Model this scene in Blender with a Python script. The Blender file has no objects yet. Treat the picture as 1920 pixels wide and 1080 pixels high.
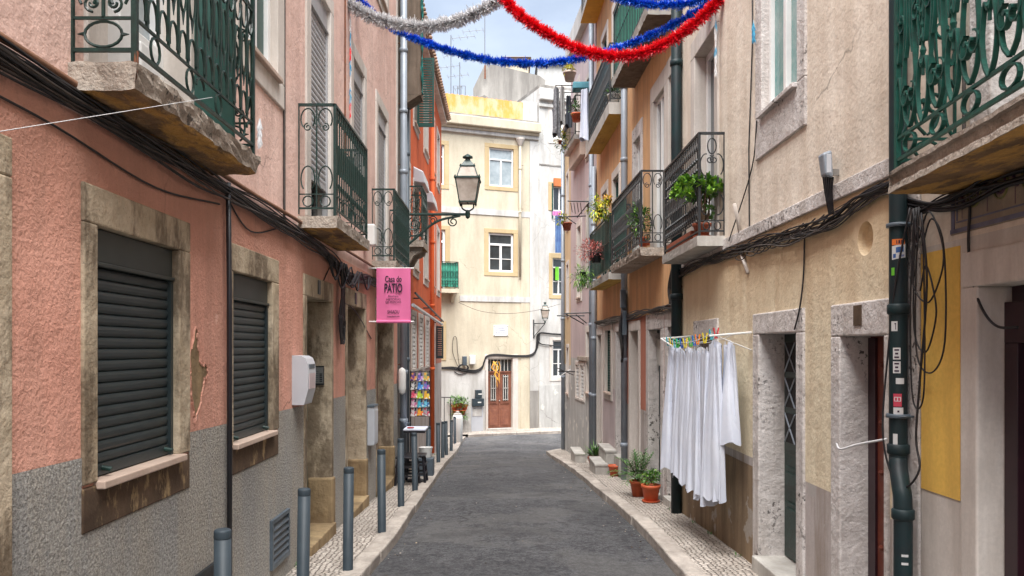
import bpy, bmesh, math, random
from mathutils import Vector, Matrix
random.seed(7)
R = math.radians
EZ = 1.75                      # eye height above the street at the camera; all z below are eye-relative

# ---------------------------------------------------------------- camera, sky, sun, exposure
sc = bpy.context.scene
cam_d = bpy.data.cameras.new('camera'); cam = bpy.data.objects.new('camera', cam_d)
sc.collection.objects.link(cam); sc.camera = cam
cam.location = (0, 0, EZ); cam.rotation_euler = (R(90), 0, 0)
cam_d.sensor_width = 36; cam_d.lens = 28.125
cam_d.shift_x = 15/1920; cam_d.shift_y = 112/1920
cam_d.clip_start = 0.05; cam_d.clip_end = 2000

SUN_EL, SUN_AZ = 66, 184       # azimuth clockwise from +Y (north)
w = bpy.data.worlds.new('World'); sc.world = w; w.use_nodes = True
nt = w.node_tree; nt.nodes.clear()
wo = nt.nodes.new('ShaderNodeOutputWorld'); bg = nt.nodes.new('ShaderNodeBackground')
sky = nt.nodes.new('ShaderNodeTexSky'); sky.sky_type = 'NISHITA'; sky.sun_disc = False
sky.sun_elevation = R(SUN_EL); sky.sun_rotation = R(SUN_AZ); sky.dust_density = 2.0; sky.ozone_density = 1.6
tc = nt.nodes.new('ShaderNodeTexCoord'); mp = nt.nodes.new('ShaderNodeMapping'); mp.inputs['Scale'].default_value = (1, 1, 2.6)
ns = nt.nodes.new('ShaderNodeTexNoise'); ns.inputs['Scale'].default_value = 2.4; ns.inputs['Detail'].default_value = 7
rp = nt.nodes.new('ShaderNodeValToRGB'); rp.color_ramp.elements[0].position = .42; rp.color_ramp.elements[1].position = .74
rp.color_ramp.elements[0].color = (.35, .35, .35, 1); rp.color_ramp.elements[1].color = (.93, .93, .93, 1)
mx = nt.nodes.new('ShaderNodeMix'); mx.data_type = 'RGBA'; mx.inputs['B'].default_value = (6.1, 6.9, 8.1, 1)
nt.links.new(tc.outputs['Generated'], mp.inputs[0]); nt.links.new(mp.outputs[0], ns.inputs['Vector'])
nt.links.new(ns.outputs['Fac'], rp.inputs[0]); nt.links.new(rp.outputs[0], mx.inputs['Factor'])
nt.links.new(sky.outputs[0], mx.inputs['A']); nt.links.new(mx.outputs['Result'], bg.inputs[0])
bg.inputs[1].default_value = 0.05; nt.links.new(bg.outputs[0], wo.inputs[0])
sd = bpy.data.lights.new('sun', 'SUN'); sun = bpy.data.objects.new('sun', sd); sc.collection.objects.link(sun)
sd.energy = 4.2; sd.angle = R(62); sd.color = (1, .975, .94)
az, el = R(SUN_AZ), R(SUN_EL)
sdir = Vector((math.sin(az)*math.cos(el), math.cos(az)*math.cos(el), math.sin(el)))
sun.rotation_euler = sdir.to_track_quat('Z', 'Y').to_euler(); sun.location = (0, -5, 30)
sc.view_settings.view_transform = 'Standard'; sc.view_settings.look = 'None'
sc.view_settings.exposure = 1.70; sc.view_settings.gamma = 1.0
sc.cycles.use_denoising = True
sc.cycles.denoiser = 'OPENIMAGEDENOISE'; sc.cycles.denoising_input_passes = 'RGB_ALBEDO_NORMAL'; sc.cycles.denoising_prefilter = 'ACCURATE'
sc.cycles.max_bounces = 8; sc.cycles.diffuse_bounces = 6
sc.cycles.sample_clamp_indirect = 4

# ---------------------------------------------------------------- helpers
ORG = {}
V = Vector
def link(o): sc.collection.objects.link(o); return o
def thing(name, label, cat, loc, group=None, kind=None):
    o = link(bpy.data.objects.new(name, None)); o.empty_display_size = .1
    o.location = (loc[0], loc[1], loc[2]+EZ); ORG[o.name] = V(o.location)
    return tag(o, label, cat, group, kind)
def tag(o, label=None, cat=None, group=None, kind=None):
    if label: o['label'] = label
    if cat: o['category'] = cat
    if group: o['group'] = group
    if kind: o['kind'] = kind
    return o
def dup(root, loc, label, group=None):
    """copy of a thing with copies of its parts and sub-parts"""
    r = link(root.copy()); r.location = (loc[0], loc[1], loc[2]+EZ); r['label'] = label; ORG[r.name] = V(r.location)
    if group: r['group'] = group
    def rec(a, b):
        for ch in list(a.children):
            c = link(ch.copy()); c.parent = b; rec(ch, c)
    rec(root, r); return r

class MB:
    def __init__(s): s.v = []; s.f = []; s.m = []; s.mats = []
    def mi(s, m):
        if m not in s.mats: s.mats.append(m)
        return s.mats.index(m)
    def face(s, pts, m):
        i = len(s.v); s.v += [tuple(p) for p in pts]; s.f.append(tuple(range(i, i+len(pts)))); s.m.append(s.mi(m))
    def grid(s, rows, m, closed=False):
        i = len(s.v); nr, nc = len(rows), len(rows[0]); k = s.mi(m)
        for r in rows: s.v += [tuple(p) for p in r]
        for a in range(nr-1):
            for b in range(nc if closed else nc-1):
                c = (b+1) % nc
                s.f.append((i+a*nc+b, i+a*nc+c, i+(a+1)*nc+c, i+(a+1)*nc+b)); s.m.append(k)
    def hexa(s, p, m):
        i = len(s.v); s.v += [tuple(q) for q in p]; k = s.mi(m)
        for f in ((0,1,2,3), (7,6,5,4), (0,4,5,1), (1,5,6,2), (2,6,7,3), (3,7,4,0)):
            s.f.append(tuple(i+j for j in f)); s.m.append(k)
    def box(s, x0, x1, y0, y1, z0, z1, m):
        s.hexa([(x0,y0,z0),(x1,y0,z0),(x1,y1,z0),(x0,y1,z0),(x0,y0,z1),(x1,y0,z1),(x1,y1,z1),(x0,y1,z1)], m)
    def fbox(s, F, u0, u1, z0, z1, o0, o1, m):
        P = F.P
        s.hexa([P(u0,z0,o0),P(u1,z0,o0),P(u1,z0,o1),P(u0,z0,o1),P(u0,z1,o0),P(u1,z1,o0),P(u1,z1,o1),P(u0,z1,o1)], m)
    def tube(s, pts, r, m, n=6, caps=True, flat=1.0):
        pts = [V(p) for p in pts]; k = s.mi(m); i0 = len(s.v); N = len(pts)
        rs = r if isinstance(r, (list, tuple)) else [r]*N
        up = V((0, 0, 1)); prev = None
        for j, p in enumerate(pts):
            t = (pts[min(j+1, N-1)]-pts[max(j-1, 0)])
            if t.length < 1e-9: t = V((0,0,1))
            t.normalize()
            if prev is None:
                a = up if abs(t.z) < .9 else V((0, 1, 0))
                nx = t.cross(a).normalized()
            else:
                nx = prev - t*prev.dot(t)
                nx = nx.normalized() if nx.length > 1e-6 else t.orthogonal().normalized()
            prev = nx; ny = t.cross(nx)
            for q in range(n):
                an = 2*math.pi*(q+.5)/n
                s.v.append(tuple(p+(nx*math.cos(an)+ny*math.sin(an)*flat)*rs[j]))
        for j in range(N-1):
            for q in range(n):
                c = (q+1) % n
                s.f.append((i0+j*n+q, i0+j*n+c, i0+(j+1)*n+c, i0+(j+1)*n+q)); s.m.append(k)
        if caps:
            s.f.append(tuple(i0+q for q in range(n))[::-1]); s.m.append(k)
            s.f.append(tuple(i0+(N-1)*n+q for q in range(n))); s.m.append(k)
    def lathe(s, c, prof, m, n=16, sx=1, sy=1):
        k = s.mi(m); i0 = len(s.v)
        for (r, z) in prof:
            for q in range(n):
                a = 2*math.pi*(q+.5)/n
                s.v.append((c[0]+r*sx*math.cos(a), c[1]+r*sy*math.sin(a), c[2]+z))
        for j in range(len(prof)-1):
            for q in range(n):
                d = (q+1) % n
                s.f.append((i0+j*n+q, i0+j*n+d, i0+(j+1)*n+d, i0+(j+1)*n+q)); s.m.append(k)
        s.f.append(tuple(i0+q for q in range(n))[::-1]); s.m.append(k)
        s.f.append(tuple(i0+(len(prof)-1)*n+q for q in range(n))); s.m.append(k)
    def build(s, name, parent=None, bevel=0, smooth=False, normals=True, loc=None, **tg):
        if parent is not None: o0 = ORG[parent.name]
        elif loc is not None: o0 = V((loc[0], loc[1], loc[2]+EZ))
        else:
            xs = [p[0] for p in s.v]; ys = [p[1] for p in s.v]; zs = [p[2] for p in s.v]
            o0 = V(((min(xs)+max(xs))/2, (min(ys)+max(ys))/2, min(zs)+EZ))
        me = bpy.data.meshes.new(name)
        me.from_pydata([(p[0]-o0.x, p[1]-o0.y, p[2]+EZ-o0.z) for p in s.v], [], s.f)
        for m in s.mats: me.materials.append(m)
        me.polygons.foreach_set('material_index', s.m)
        if normals:
            bm = bmesh.new(); bm.from_mesh(me); bmesh.ops.recalc_face_normals(bm, faces=bm.faces); bm.to_mesh(me); bm.free()
        if smooth: me.polygons.foreach_set('use_smooth', [True]*len(me.polygons))
        me.update()
        o = link(bpy.data.objects.new(name, me)); ORG[o.name] = o0.copy()
        if parent is not None: o.parent = parent
        else: o.location = o0
        if bevel:
            b = o.modifiers.new('bevel', 'BEVEL'); b.width = bevel; b.segments = 2; b.limit_method = 'ANGLE'
        if tg: tag(o, tg.get('label'), tg.get('cat'), tg.get('group'), tg.get('kind'))
        return o

F0, CX, CY = 1500.0, 945.0, 652.0
def at(px, py, Y): return V(((px-CX)/F0*Y, Y, (CY-py)/F0*Y))
class Fac:
    """a straight wall in plan; u along it, z up, o out towards the street"""
    def __init__(s, p0, p1, n):
        s.p0 = V((p0[0], p0[1], 0)); d = V((p1[0]-p0[0], p1[1]-p0[1], 0)); s.L = d.length; s.d = d/s.L
        q = V((-s.d.y, s.d.x, 0)); s.n = q if q.dot(V((n[0], n[1], 0))) > 0 else -q
    def P(s, u, z, o=0): return s.p0 + s.d*u + s.n*o + V((0, 0, z))
    def px(s, x, y, o=0):
        r = V(((x-CX)/F0, 1, (CY-y)/F0)); b = s.p0+s.n*o
        t = b.dot(s.n)/r.dot(s.n); h = r*t
        return (h-b).dot(s.d), h.z
    def u(s, x, o=0): return s.px(x, 0, o)[0]
def lerp(a, b, t): return a+(b-a)*t
def interp(tab, y):
    if y <= tab[0][0]: return tab[0][1]
    for (a, b), (c, d) in zip(tab, tab[1:]):
        if y <= c: return lerp(b, d, (y-a)/(c-a))
    return tab[-1][1]
DT = [(-6,1.62),(0,1.68),(4,1.75),(6.5,1.82),(8.1,1.874),(9.9,1.97),(11.6,2.08),(14.1,2.23),(16.9,2.43),(19.8,2.66),(21.5,2.79),(24.5,2.98),(28,3.02),(40,3.02)]
def gz(y): return -interp(DT, y)
def catm(pts, n=8):
    pts = [V(p) for p in pts]; out = []
    P = [2*pts[0]-pts[1]]+pts+[2*pts[-1]-pts[-2]]
    for i in range(1, len(P)-2):
        a, b, c, d = P[i-1:i+3]
        for k in range(n):
            t = k/n
            out.append(.5*((2*b)+(c-a)*t+(2*a-5*b+4*c-d)*t*t+(3*b-a-3*c+d)*t**3))
    out.append(pts[-1]); return out

# ---------------------------------------------------------------- materials
MATS = {}
def nodes(name):
    m = bpy.data.materials.new(name); m.use_nodes = True; t = m.node_tree
    return m, t, t.nodes['Principled BSDF']
def N(t, typ, **kw):
    n = t.nodes.new(typ)
    for k, v in kw.items():
        if k in n.inputs.keys() if hasattr(n.inputs, 'keys') else False: n.inputs[k].default_value = v
        else: setattr(n, k, v)
    return n
def c4(c): return (c[0], c[1], c[2], 1)
def noise(t, vec, scale, detail=4, rough=.6, lo=.4, hi=.6, dist=0):
    n = t.nodes.new('ShaderNodeTexNoise'); n.inputs['Scale'].default_value = scale; n.inputs['Detail'].default_value = detail
    n.inputs['Roughness'].default_value = rough; n.inputs['Distortion'].default_value = dist
    t.links.new(vec, n.inputs['Vector'])
    r = t.nodes.new('ShaderNodeMapRange'); r.inputs['From Min'].default_value = lo; r.inputs['From Max'].default_value = hi
    t.links.new(n.outputs['Fac'], r.inputs['Value']); return r.outputs[0], n.outputs['Fac']
def mixc(t, fac, a, b):
    m = t.nodes.new('ShaderNodeMix'); m.data_type = 'RGBA'
    if hasattr(fac, 'links'): t.links.new(fac, m.inputs['Factor'])
    else: m.inputs['Factor'].default_value = fac
    for k, x in (('A', a), ('B', b)):
        if hasattr(x, 'links'): t.links.new(x, m.inputs[k])
        else: m.inputs[k].default_value = c4(x)
    return m.outputs['Result']
def math_(t, op, a, b=None):
    m = t.nodes.new('ShaderNodeMath'); m.operation = op; m.use_clamp = False
    for i, x in enumerate((a, b)):
        if x is None: continue
        if hasattr(x, 'links'): t.links.new(x, m.inputs[i])
        else: m.inputs[i].default_value = x
    return m.outputs[0]
def bump(t, p, h, strength, dist, prev=None):
    b = t.nodes.new('ShaderNodeBump'); b.inputs['Strength'].default_value = strength; b.inputs['Distance'].default_value = dist
    t.links.new(h, b.inputs['Height'])
    if prev is not None: t.links.new(prev, b.inputs['Normal'])
    t.links.new(b.outputs[0], p.inputs['Normal']); return b.outputs[0]
def plaster(name, a, b, scale=1.2, stain=None, stain_amt=.5, fine=45, bs=.5, bd=.006, patch=None, patch_lo=.62, coarse=None, speck=None, rough=.9, streak=(3, 3, .35), lo=.4, hi=.62, grain=.22, gcol=None, pits=0, band=None, tone=.3, cracks=0):
    """lime plaster, stone or roughcast: two tones in clouds, streaks, specks and a bump"""
    m, t, p = nodes(name); g = t.nodes.new('ShaderNodeNewGeometry').outputs['Position']
    f, _ = noise(t, g, scale, 6, .65, .35, .65)
    col = mixc(t, f, a, b)
    if stain:
        mp = t.nodes.new('ShaderNodeMapping'); mp.inputs['Scale'].default_value = streak
        t.links.new(g, mp.inputs[0])
        s, _ = noise(t, mp.outputs[0], 1.6, 7, .7, lo, hi)
        col = mixc(t, math_(t, 'MULTIPLY', s, stain_amt), col, stain)
    if patch:
        s, _ = noise(t, g, 2.3, 8, .6, patch_lo, patch_lo+.015)
        col = mixc(t, s, col, patch)
    if speck:
        s, _ = noise(t, g, 70, 3, .7, .62, .68)
        col = mixc(t, math_(t, 'MULTIPLY', s, .55), col, speck)
    s, _ = noise(t, g, fine*1.1, 3, .6, .38, .62)
    col = mixc(t, math_(t, 'MULTIPLY', s, grain), col, gcol or tuple(x*.55 for x in a))
    s, _ = noise(t, g, .75, 4, .6, .35, .68); col = mixc(t, math_(t, 'MULTIPLY', s, tone), col, tuple(x*.5 for x in b))
    if cracks:
        v = t.nodes.new('ShaderNodeTexVoronoi'); v.feature = 'DISTANCE_TO_EDGE'; v.inputs['Scale'].default_value = .9
        dn = t.nodes.new('ShaderNodeTexNoise'); dn.inputs['Scale'].default_value = 3; dn.inputs['Detail'].default_value = 7; t.links.new(g, dn.inputs['Vector'])
        va = t.nodes.new('ShaderNodeMix'); va.data_type = 'VECTOR'; va.inputs['Factor'].default_value = .3
        t.links.new(g, va.inputs['A']); t.links.new(dn.outputs['Color'], va.inputs['B']); t.links.new(va.outputs['Result'], v.inputs['Vector'])
        r = t.nodes.new('ShaderNodeMapRange'); r.inputs['From Min'].default_value = .001; r.inputs['From Max'].default_value = .007; r.inputs['To Min'].default_value = 1; r.inputs['To Max'].default_value = 0; t.links.new(v.outputs['Distance'], r.inputs['Value'])
        q, _ = noise(t, g, .9, 3, .5, .52, .62)
        col = mixc(t, math_(t, 'MULTIPLY', math_(t, 'MULTIPLY', r.outputs[0], q), cracks), col, tuple(x*.3 for x in b))
    if pits:
        s, _ = noise(t, g, 26, 4, .7, .55, .60); q, _ = noise(t, g, 1.7, 4, .6, .50, .60)
        col = mixc(t, math_(t, 'MULTIPLY', math_(t, 'MULTIPLY', s, q), pits), col, (.05,.045,.04))
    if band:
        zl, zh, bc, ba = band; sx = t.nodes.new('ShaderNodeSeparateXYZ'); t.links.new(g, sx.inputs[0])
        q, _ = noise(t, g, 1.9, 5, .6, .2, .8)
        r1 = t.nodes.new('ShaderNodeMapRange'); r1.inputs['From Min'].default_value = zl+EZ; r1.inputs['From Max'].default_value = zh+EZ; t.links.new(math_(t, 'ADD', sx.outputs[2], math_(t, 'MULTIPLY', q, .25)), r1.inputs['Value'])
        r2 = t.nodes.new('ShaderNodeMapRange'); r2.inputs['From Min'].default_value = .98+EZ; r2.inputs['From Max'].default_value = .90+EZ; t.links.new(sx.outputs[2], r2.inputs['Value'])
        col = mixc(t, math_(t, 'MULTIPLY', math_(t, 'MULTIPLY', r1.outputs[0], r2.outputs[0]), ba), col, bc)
    t.links.new(col, p.inputs['Base Color']); p.inputs['Roughness'].default_value = rough
    p.inputs['Specular IOR Level'].default_value = .25
    _, h = noise(t, g, fine, 5, .65); n1 = bump(t, p, h, bs, bd)
    if coarse: _, h2 = noise(t, g, coarse, 5, .6); bump(t, p, h2, .8, .03, n1)
    MATS[name] = m; return m
def flat(name, c, rough=.5, metal=0, var=.15, scale=8, spec=.5, bs=0, fine=60, c2=None):
    m, t, p = nodes(name); g = t.nodes.new('ShaderNodeTexCoord').outputs['Object']
    f, _ = noise(t, g, scale, 5, .6, .3, .7)
    c2 = c2 or tuple(x*(1-2*var) for x in c)
    t.links.new(mixc(t, f, c, c2), p.inputs['Base Color'])
    p.inputs['Roughness'].default_value = rough; p.inputs['Metallic'].default_value = metal; p.inputs['Specular IOR Level'].default_value = spec
    if bs: _, h = noise(t, g, fine, 4); bump(t, p, h, bs, .004)
    MATS[name] = m; return m

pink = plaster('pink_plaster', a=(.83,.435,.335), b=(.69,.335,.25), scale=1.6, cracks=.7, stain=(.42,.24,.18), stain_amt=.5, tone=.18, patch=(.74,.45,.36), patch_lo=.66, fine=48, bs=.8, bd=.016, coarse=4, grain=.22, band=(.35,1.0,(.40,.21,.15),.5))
pink_up = plaster('pale_pink_plaster', a=(.86,.62,.54), b=(.78,.53,.455), scale=1.3, cracks=.6, stain=(.48,.32,.27), stain_amt=.45, fine=40, bs=.6, tone=.15, bd=.010, coarse=3, grain=.25)
roughcast = plaster('grey_roughcast', (.64,.625,.59), (.45,.44,.42), 1.0, stain=(.62,.54,.42), stain_amt=.5, fine=60, bs=1.0, bd=.035, speck=(.75,.73,.68), rough=.95, grain=.6, gcol=(.13,.125,.12))  # dark grain: aggregate tone, plus shade of the hollows put into the colour
old_stone = plaster('stained_limestone', (.56,.47,.35), (.37,.295,.20), 2.6, stain=(.10,.07,.045), stain_amt=.85, lo=.47, hi=.58, streak=(2.2,2.2,.9), fine=34, bs=.55, bd=.008, speck=(.07,.06,.05), coarse=7)
dark_stone = plaster('brown_stained_stone', (.15,.10,.065), (.065,.042,.028), 4.5, stain=(.50,.36,.19), stain_amt=.8, fine=34, bs=.5, bd=.006, lo=.53, hi=.62, streak=(5,5,2.2))
grey_stone = plaster('grey_limestone', (.78,.74,.72), (.62,.585,.57), 2.2, stain=(.36,.31,.27), stain_amt=.55, fine=40, bs=.7, bd=.010, speck=(.12,.11,.10), coarse=8, pits=.9)
cream_stone = plaster('pale_smooth_stone', (.76,.71,.66), (.64,.59,.54), 2.0, stain=(.40,.34,.29), stain_amt=.55, fine=50, bs=.25, bd=.003)
tan_stone = plaster('ochre_stained_stone', (.48,.355,.20), (.26,.18,.10), 2.2, stain=(.10,.07,.045), stain_amt=.6, fine=30, bs=.5, bd=.008, coarse=6)
sill_m = plaster('pinkish_marble', (.60,.47,.39), (.50,.38,.31), 4, fine=30, bs=.1, bd=.002, rough=.5)
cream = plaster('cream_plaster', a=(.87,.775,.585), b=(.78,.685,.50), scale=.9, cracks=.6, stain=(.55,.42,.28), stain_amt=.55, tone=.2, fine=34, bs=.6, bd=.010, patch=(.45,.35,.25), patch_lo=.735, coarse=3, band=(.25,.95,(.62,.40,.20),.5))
cream_up = plaster('beige_plaster', a=(.85,.765,.66), b=(.76,.675,.57), scale=1.0, cracks=.6, stain=(.55,.44,.34), stain_amt=.5, fine=38, bs=.5, bd=.008, coarse=2, tone=.22)
plinth_r = plaster('lilac_grey_plaster', a=(.62,.57,.56), b=(.50,.45,.43), scale=1.4, cracks=.6, stain=(.22,.155,.10), stain_amt=.8, fine=35, bs=.4, bd=.005, patch=(.48,.45,.43), patch_lo=.62)
plinth_b = plaster('brown_damp_plaster', a=(.40,.29,.18), b=(.26,.185,.12), scale=1.4, cracks=.6, stain=(.12,.085,.06), stain_amt=.7, fine=35, bs=.4, bd=.005, patch=(.40,.36,.32), patch_lo=.60)
ochre = plaster('ochre_plaster', a=(.78,.47,.25), b=(.68,.38,.18), scale=.9, cracks=.6, stain=(.38,.23,.14), stain_amt=.55, fine=40, bs=.3, bd=.004)
terracotta = plaster('terracotta_plaster', (.56,.22,.15), (.48,.18,.12), 1.2, stain=(.33,.15,.1), stain_amt=.5, fine=40, bs=.3)
red = plaster('orange_red_plaster', (.78,.155,.045), (.68,.13,.04), .9, stain=(.42,.10,.05), stain_amt=.5, fine=40, bs=.2, bd=.003)
lilac = plaster('pale_lilac_plaster', (.62,.52,.53), (.55,.46,.46), .7, stain=(.38,.32,.31), stain_amt=.5, fine=40, bs=.2, bd=.003)
pale_yel = plaster('pale_ochre_plaster', (.70,.54,.33), (.64,.48,.28), .8, stain=(.42,.30,.2), stain_amt=.5, fine=40, bs=.2)
endcream = plaster('ivory_plaster', a=(.66,.60,.47), b=(.60,.54,.415), scale=.5, cracks=.6, stain=(.40,.34,.25), stain_amt=.55, fine=30, bs=.2, bd=.004, patch=(.42,.36,.27), patch_lo=.76, streak=(1.5,1.5,.3))
whitewash = plaster('white_plaster', a=(.66,.655,.635), b=(.60,.595,.575), scale=.5, cracks=.6, stain=(.33,.31,.28), stain_amt=.65, fine=30, bs=.2, bd=.004, patch=(.40,.38,.35), patch_lo=.73, streak=(1.5,1.5,.3))
dirty_white = plaster('grey_stained_whitewash', a=(.62,.62,.60), b=(.46,.46,.45), scale=.9, cracks=.6, stain=(.30,.29,.27), stain_amt=.7, fine=30, bs=.2, patch=(.74,.72,.64), patch_lo=.6)
yel_stone = plaster('yellow_limestone', (.60,.47,.28), (.52,.40,.23), 1.2, stain=(.42,.32,.18), stain_amt=.4, fine=30, bs=.2)
lichen = plaster('yellow_lichen_plaster', (.62,.54,.40), (.60,.46,.22), .9, stain=(.62,.33,.03), stain_amt=.9, fine=30, bs=.3, lo=.42, hi=.55, streak=(1.2,1.2,.5))
cement = plaster('weathered_cement', (.40,.38,.35), (.30,.285,.265), .5, stain=(.15,.14,.13), stain_amt=.8, fine=20, bs=.4, streak=(1.2,1.2,.15))
yellow = plaster('yellow_paint', (.95,.62,.15), (.87,.55,.12), 1.2, stain=(.46,.25,.07), stain_amt=.35, fine=40, bs=.25, bd=.003)
slab_m = plaster('crumbling_concrete', (.58,.51,.44), (.42,.36,.30), 4, stain=(.20,.14,.10), stain_amt=.6, fine=38, bs=1.0, bd=.014, speck=(.68,.64,.58), coarse=14, grain=.5, pits=.8, streak=(4,4,2))
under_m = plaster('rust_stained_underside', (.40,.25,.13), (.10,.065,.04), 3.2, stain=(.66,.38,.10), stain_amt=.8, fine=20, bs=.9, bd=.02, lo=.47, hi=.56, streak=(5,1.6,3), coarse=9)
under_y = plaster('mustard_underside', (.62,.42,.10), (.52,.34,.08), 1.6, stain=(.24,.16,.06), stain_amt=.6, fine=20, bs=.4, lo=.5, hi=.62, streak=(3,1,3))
wood_u = plaster('old_grey_timber', (.24,.185,.14), (.14,.105,.08), 2.0, stain=(.075,.055,.04), stain_amt=.7, fine=30, bs=.6, streak=(9,9,.6))
marble = plaster('worn_white_stone', (.58,.56,.52), (.44,.42,.39), 3, stain=(.28,.26,.23), stain_amt=.6, fine=34, bs=.4, bd=.004)
kerb_m = plaster('kerb_limestone', (.60,.54,.48), (.38,.335,.295), 2.2, stain=(.15,.13,.115), stain_amt=.55, fine=38, bs=.6, bd=.008, coarse=9, streak=(3,1.2,3))
tiles_m = plaster('old_roof_tile', (.42,.25,.17), (.28,.19,.14), 3, stain=(.12,.1,.08), stain_amt=.7, fine=20, bs=.5)
orange_tile = plaster('orange_roof_tile', (.72,.22,.07), (.5,.16,.06), 3, stain=(.2,.12,.08), stain_amt=.4, fine=20, bs=.4)

green_iron = flat('green_painted_iron', (.010,.040,.032), .42, 0, .35, 25, bs=.3)
black_green = flat('dark_green_iron', (.012,.045,.038), .45, 0, .35, 25, bs=.3)
teal_iron = flat('bright_green_iron', (.008,.095,.070), .5, 0, .3, 22, bs=.3, c2=(.008,.045,.035), spec=.3)
black_iron = flat('black_iron', (.022,.026,.03), .5, 0, .3, 25, bs=.3)
rusty = flat('rusty_iron', (.24,.075,.025), .85, 0, .3, 30, c2=(.09,.035,.02), bs=.5)
bollard_m = flat('slate_grey_paint', (.038,.052,.064), .5, 0, .15, 9, c2=(.028,.040,.050), spec=.3)
roller_m = flat('dark_slate_slats', (.014,.024,.028), .42, 0, .2, 6, c2=(.026,.036,.037))
rollbox_m = flat('dark_shutter_box', (.042,.05,.046), .5, 0, .3, 3, c2=(.022,.027,.026))
grey_slat = flat('pale_grey_slats', (.42,.42,.43), .5, 0, .12, 5)
slat_d = flat('mid_grey_slats', (.26,.27,.285), .5, 0, .12, 5)
white_p = flat('white_window_paint', (.78,.78,.77), .4, 0, .06, 5)
green_p = flat('dark_green_joinery', (.014,.075,.062), .4, 0, .2, 6)
brown_p = flat('red_brown_door_paint', (.17,.034,.016), .5, 0, .25, 6, bs=.2)
oxblood = flat('dark_purple_paint', (.03,.008,.014), .4, 0, .2, 6)
brick_door = flat('worn_brown_door', (.27,.105,.06), .65, 0, .2, 7, c2=(.17,.06,.038), bs=.3)
pipe_grey = flat('grey_zinc_pipe', (.28,.32,.37), .45, .1, .12, 4)
pipe_dark = flat('slate_pipe', (.10,.13,.16), .45, .1, .2, 4)
pipe_teal = flat('dark_teal_pipe', (.009,.028,.031), .5, 0, .3, 8, bs=.15, c2=(.015,.02,.024), spec=.3)
pipe_black = flat('black_pipe', (.016,.016,.022), .45, 0, .2, 8)
cable_m = flat('black_cable', (.014,.012,.015), .55, 0, .3, 18)
cable_g = flat('grey_brown_cable', (.075,.06,.052), .65, 0, .3, 18)
cable_o = flat('sun_bleached_conduit', (.26,.13,.075), .7, 0, .2, 9)
string_m = flat('white_string', (.65,.65,.66), .7)
box_grey = flat('pale_grey_plastic', (.47,.49,.53), .35, 0, .05, 5)
box_white = flat('white_plastic', (.72,.72,.70), .45, 0, .06, 5)
steel = flat('brushed_steel', (.42,.42,.42), .3, .8, .1, 9)
dark_gap = flat('dark_interior', (.012,.011,.012), .9)
glass_dk = flat('dark_glass', (.045,.055,.062), .06, 0, .3, 2, spec=.9)
glass_lt = flat('curtained_glass', (.42,.47,.49), .10, 0, .2, 3, spec=.8, c2=(.22,.27,.29))
lamp_glass = flat('frosted_lamp_glass', (.52,.45,.39), .5, 0, .12, 5, c2=(.25,.20,.16))
pot_m = flat('terracotta_pot', (.58,.115,.04), .6, 0, .15, 12)
pot_br = flat('brown_clay_pot', (.38,.10,.05), .7, 0, .2, 12)
soil = flat('soil', (.05,.035,.025), .95)
teal_net = flat('teal_netting', (.02,.30,.28), .7, 0, .3, 12)
green_net = flat('green_mesh_screen', (.06,.36,.25), .75, 0, .25, 14, c2=(.03,.22,.15))
blue_board = flat('blue_green_board', (.09,.30,.36), .6, 0, .25, 7, c2=(.05,.18,.23))
mustard = flat('mustard_canvas', (.68,.36,.03), .8, 0, .12, 6)
tile_blue = flat('faded_blue_glaze', (.11,.115,.19), .35, 0, .25, 14)
tile_base = plaster('worn_tile_ground', (.44,.37,.27), (.33,.28,.22), 6, stain=(.2,.16,.14), stain_amt=.6, fine=30, bs=.2, speck=(.15,.15,.2))
tile_green = flat('faded_green_glaze', (.22,.22,.07), .4, 0, .3, 20)
tile_purple = flat('faded_purple_glaze', (.14,.07,.12), .4, 0, .3, 20)
def leafm(name, a, b):
    m, t, p = nodes(name); oi = t.nodes.new('ShaderNodeNewGeometry')
    r = t.nodes.new('ShaderNodeValToRGB'); r.color_ramp.elements[0].color = c4(a); r.color_ramp.elements[1].color = c4(b)
    t.links.new(oi.outputs['Random Per Island'], r.inputs[0]); t.links.new(r.outputs[0], p.inputs['Base Color'])
    p.inputs['Roughness'].default_value = .45; p.inputs['Transmission Weight'].default_value = 0
    p.inputs['Subsurface Weight'].default_value = 0
    return m
leaf_bright = leafm('bright_green_leaf', (.07,.22,.02), (.26,.46,.04))
leaf_mid = leafm('green_leaf', (.03,.12,.025), (.12,.26,.05))
leaf_dark = leafm('dark_green_leaf', (.02,.075,.02), (.07,.17,.04))
leaf_yel = leafm('yellow_green_leaf', (.35,.42,.02), (.75,.58,.03))
leaf_red = leafm('pink_red_leaf', (.35,.06,.06), (.60,.24,.20))
flower_y = leafm('yellow_petal', (.75,.5,.03), (.85,.35,.1))
wood_stem = flat('plant_stem', (.12,.075,.045), .8)
def tinsel(name, a, b):
    m, t, p = nodes(name); oi = t.nodes.new('ShaderNodeNewGeometry')
    r = t.nodes.new('ShaderNodeValToRGB'); r.color_ramp.elements[0].color = c4(a); r.color_ramp.elements[1].color = c4(b)
    t.links.new(oi.outputs['Random Per Island'], r.inputs[0]); t.links.new(r.outputs[0], p.inputs['Base Color'])
    p.inputs['Roughness'].default_value = .3; p.inputs['Specular IOR Level'].default_value = .6
    return m
t_white = tinsel('silver_white_foil', (.50,.50,.52), (.85,.85,.85))
t_blue = tinsel('blue_foil', (.004,.06,.48), (.01,.17,.85))
t_red = tinsel('red_foil', (.60,.005,.02), (.92,.015,.03))
t_cyan = tinsel('pale_blue_foil', (.02,.22,.45), (.10,.45,.62))

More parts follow.
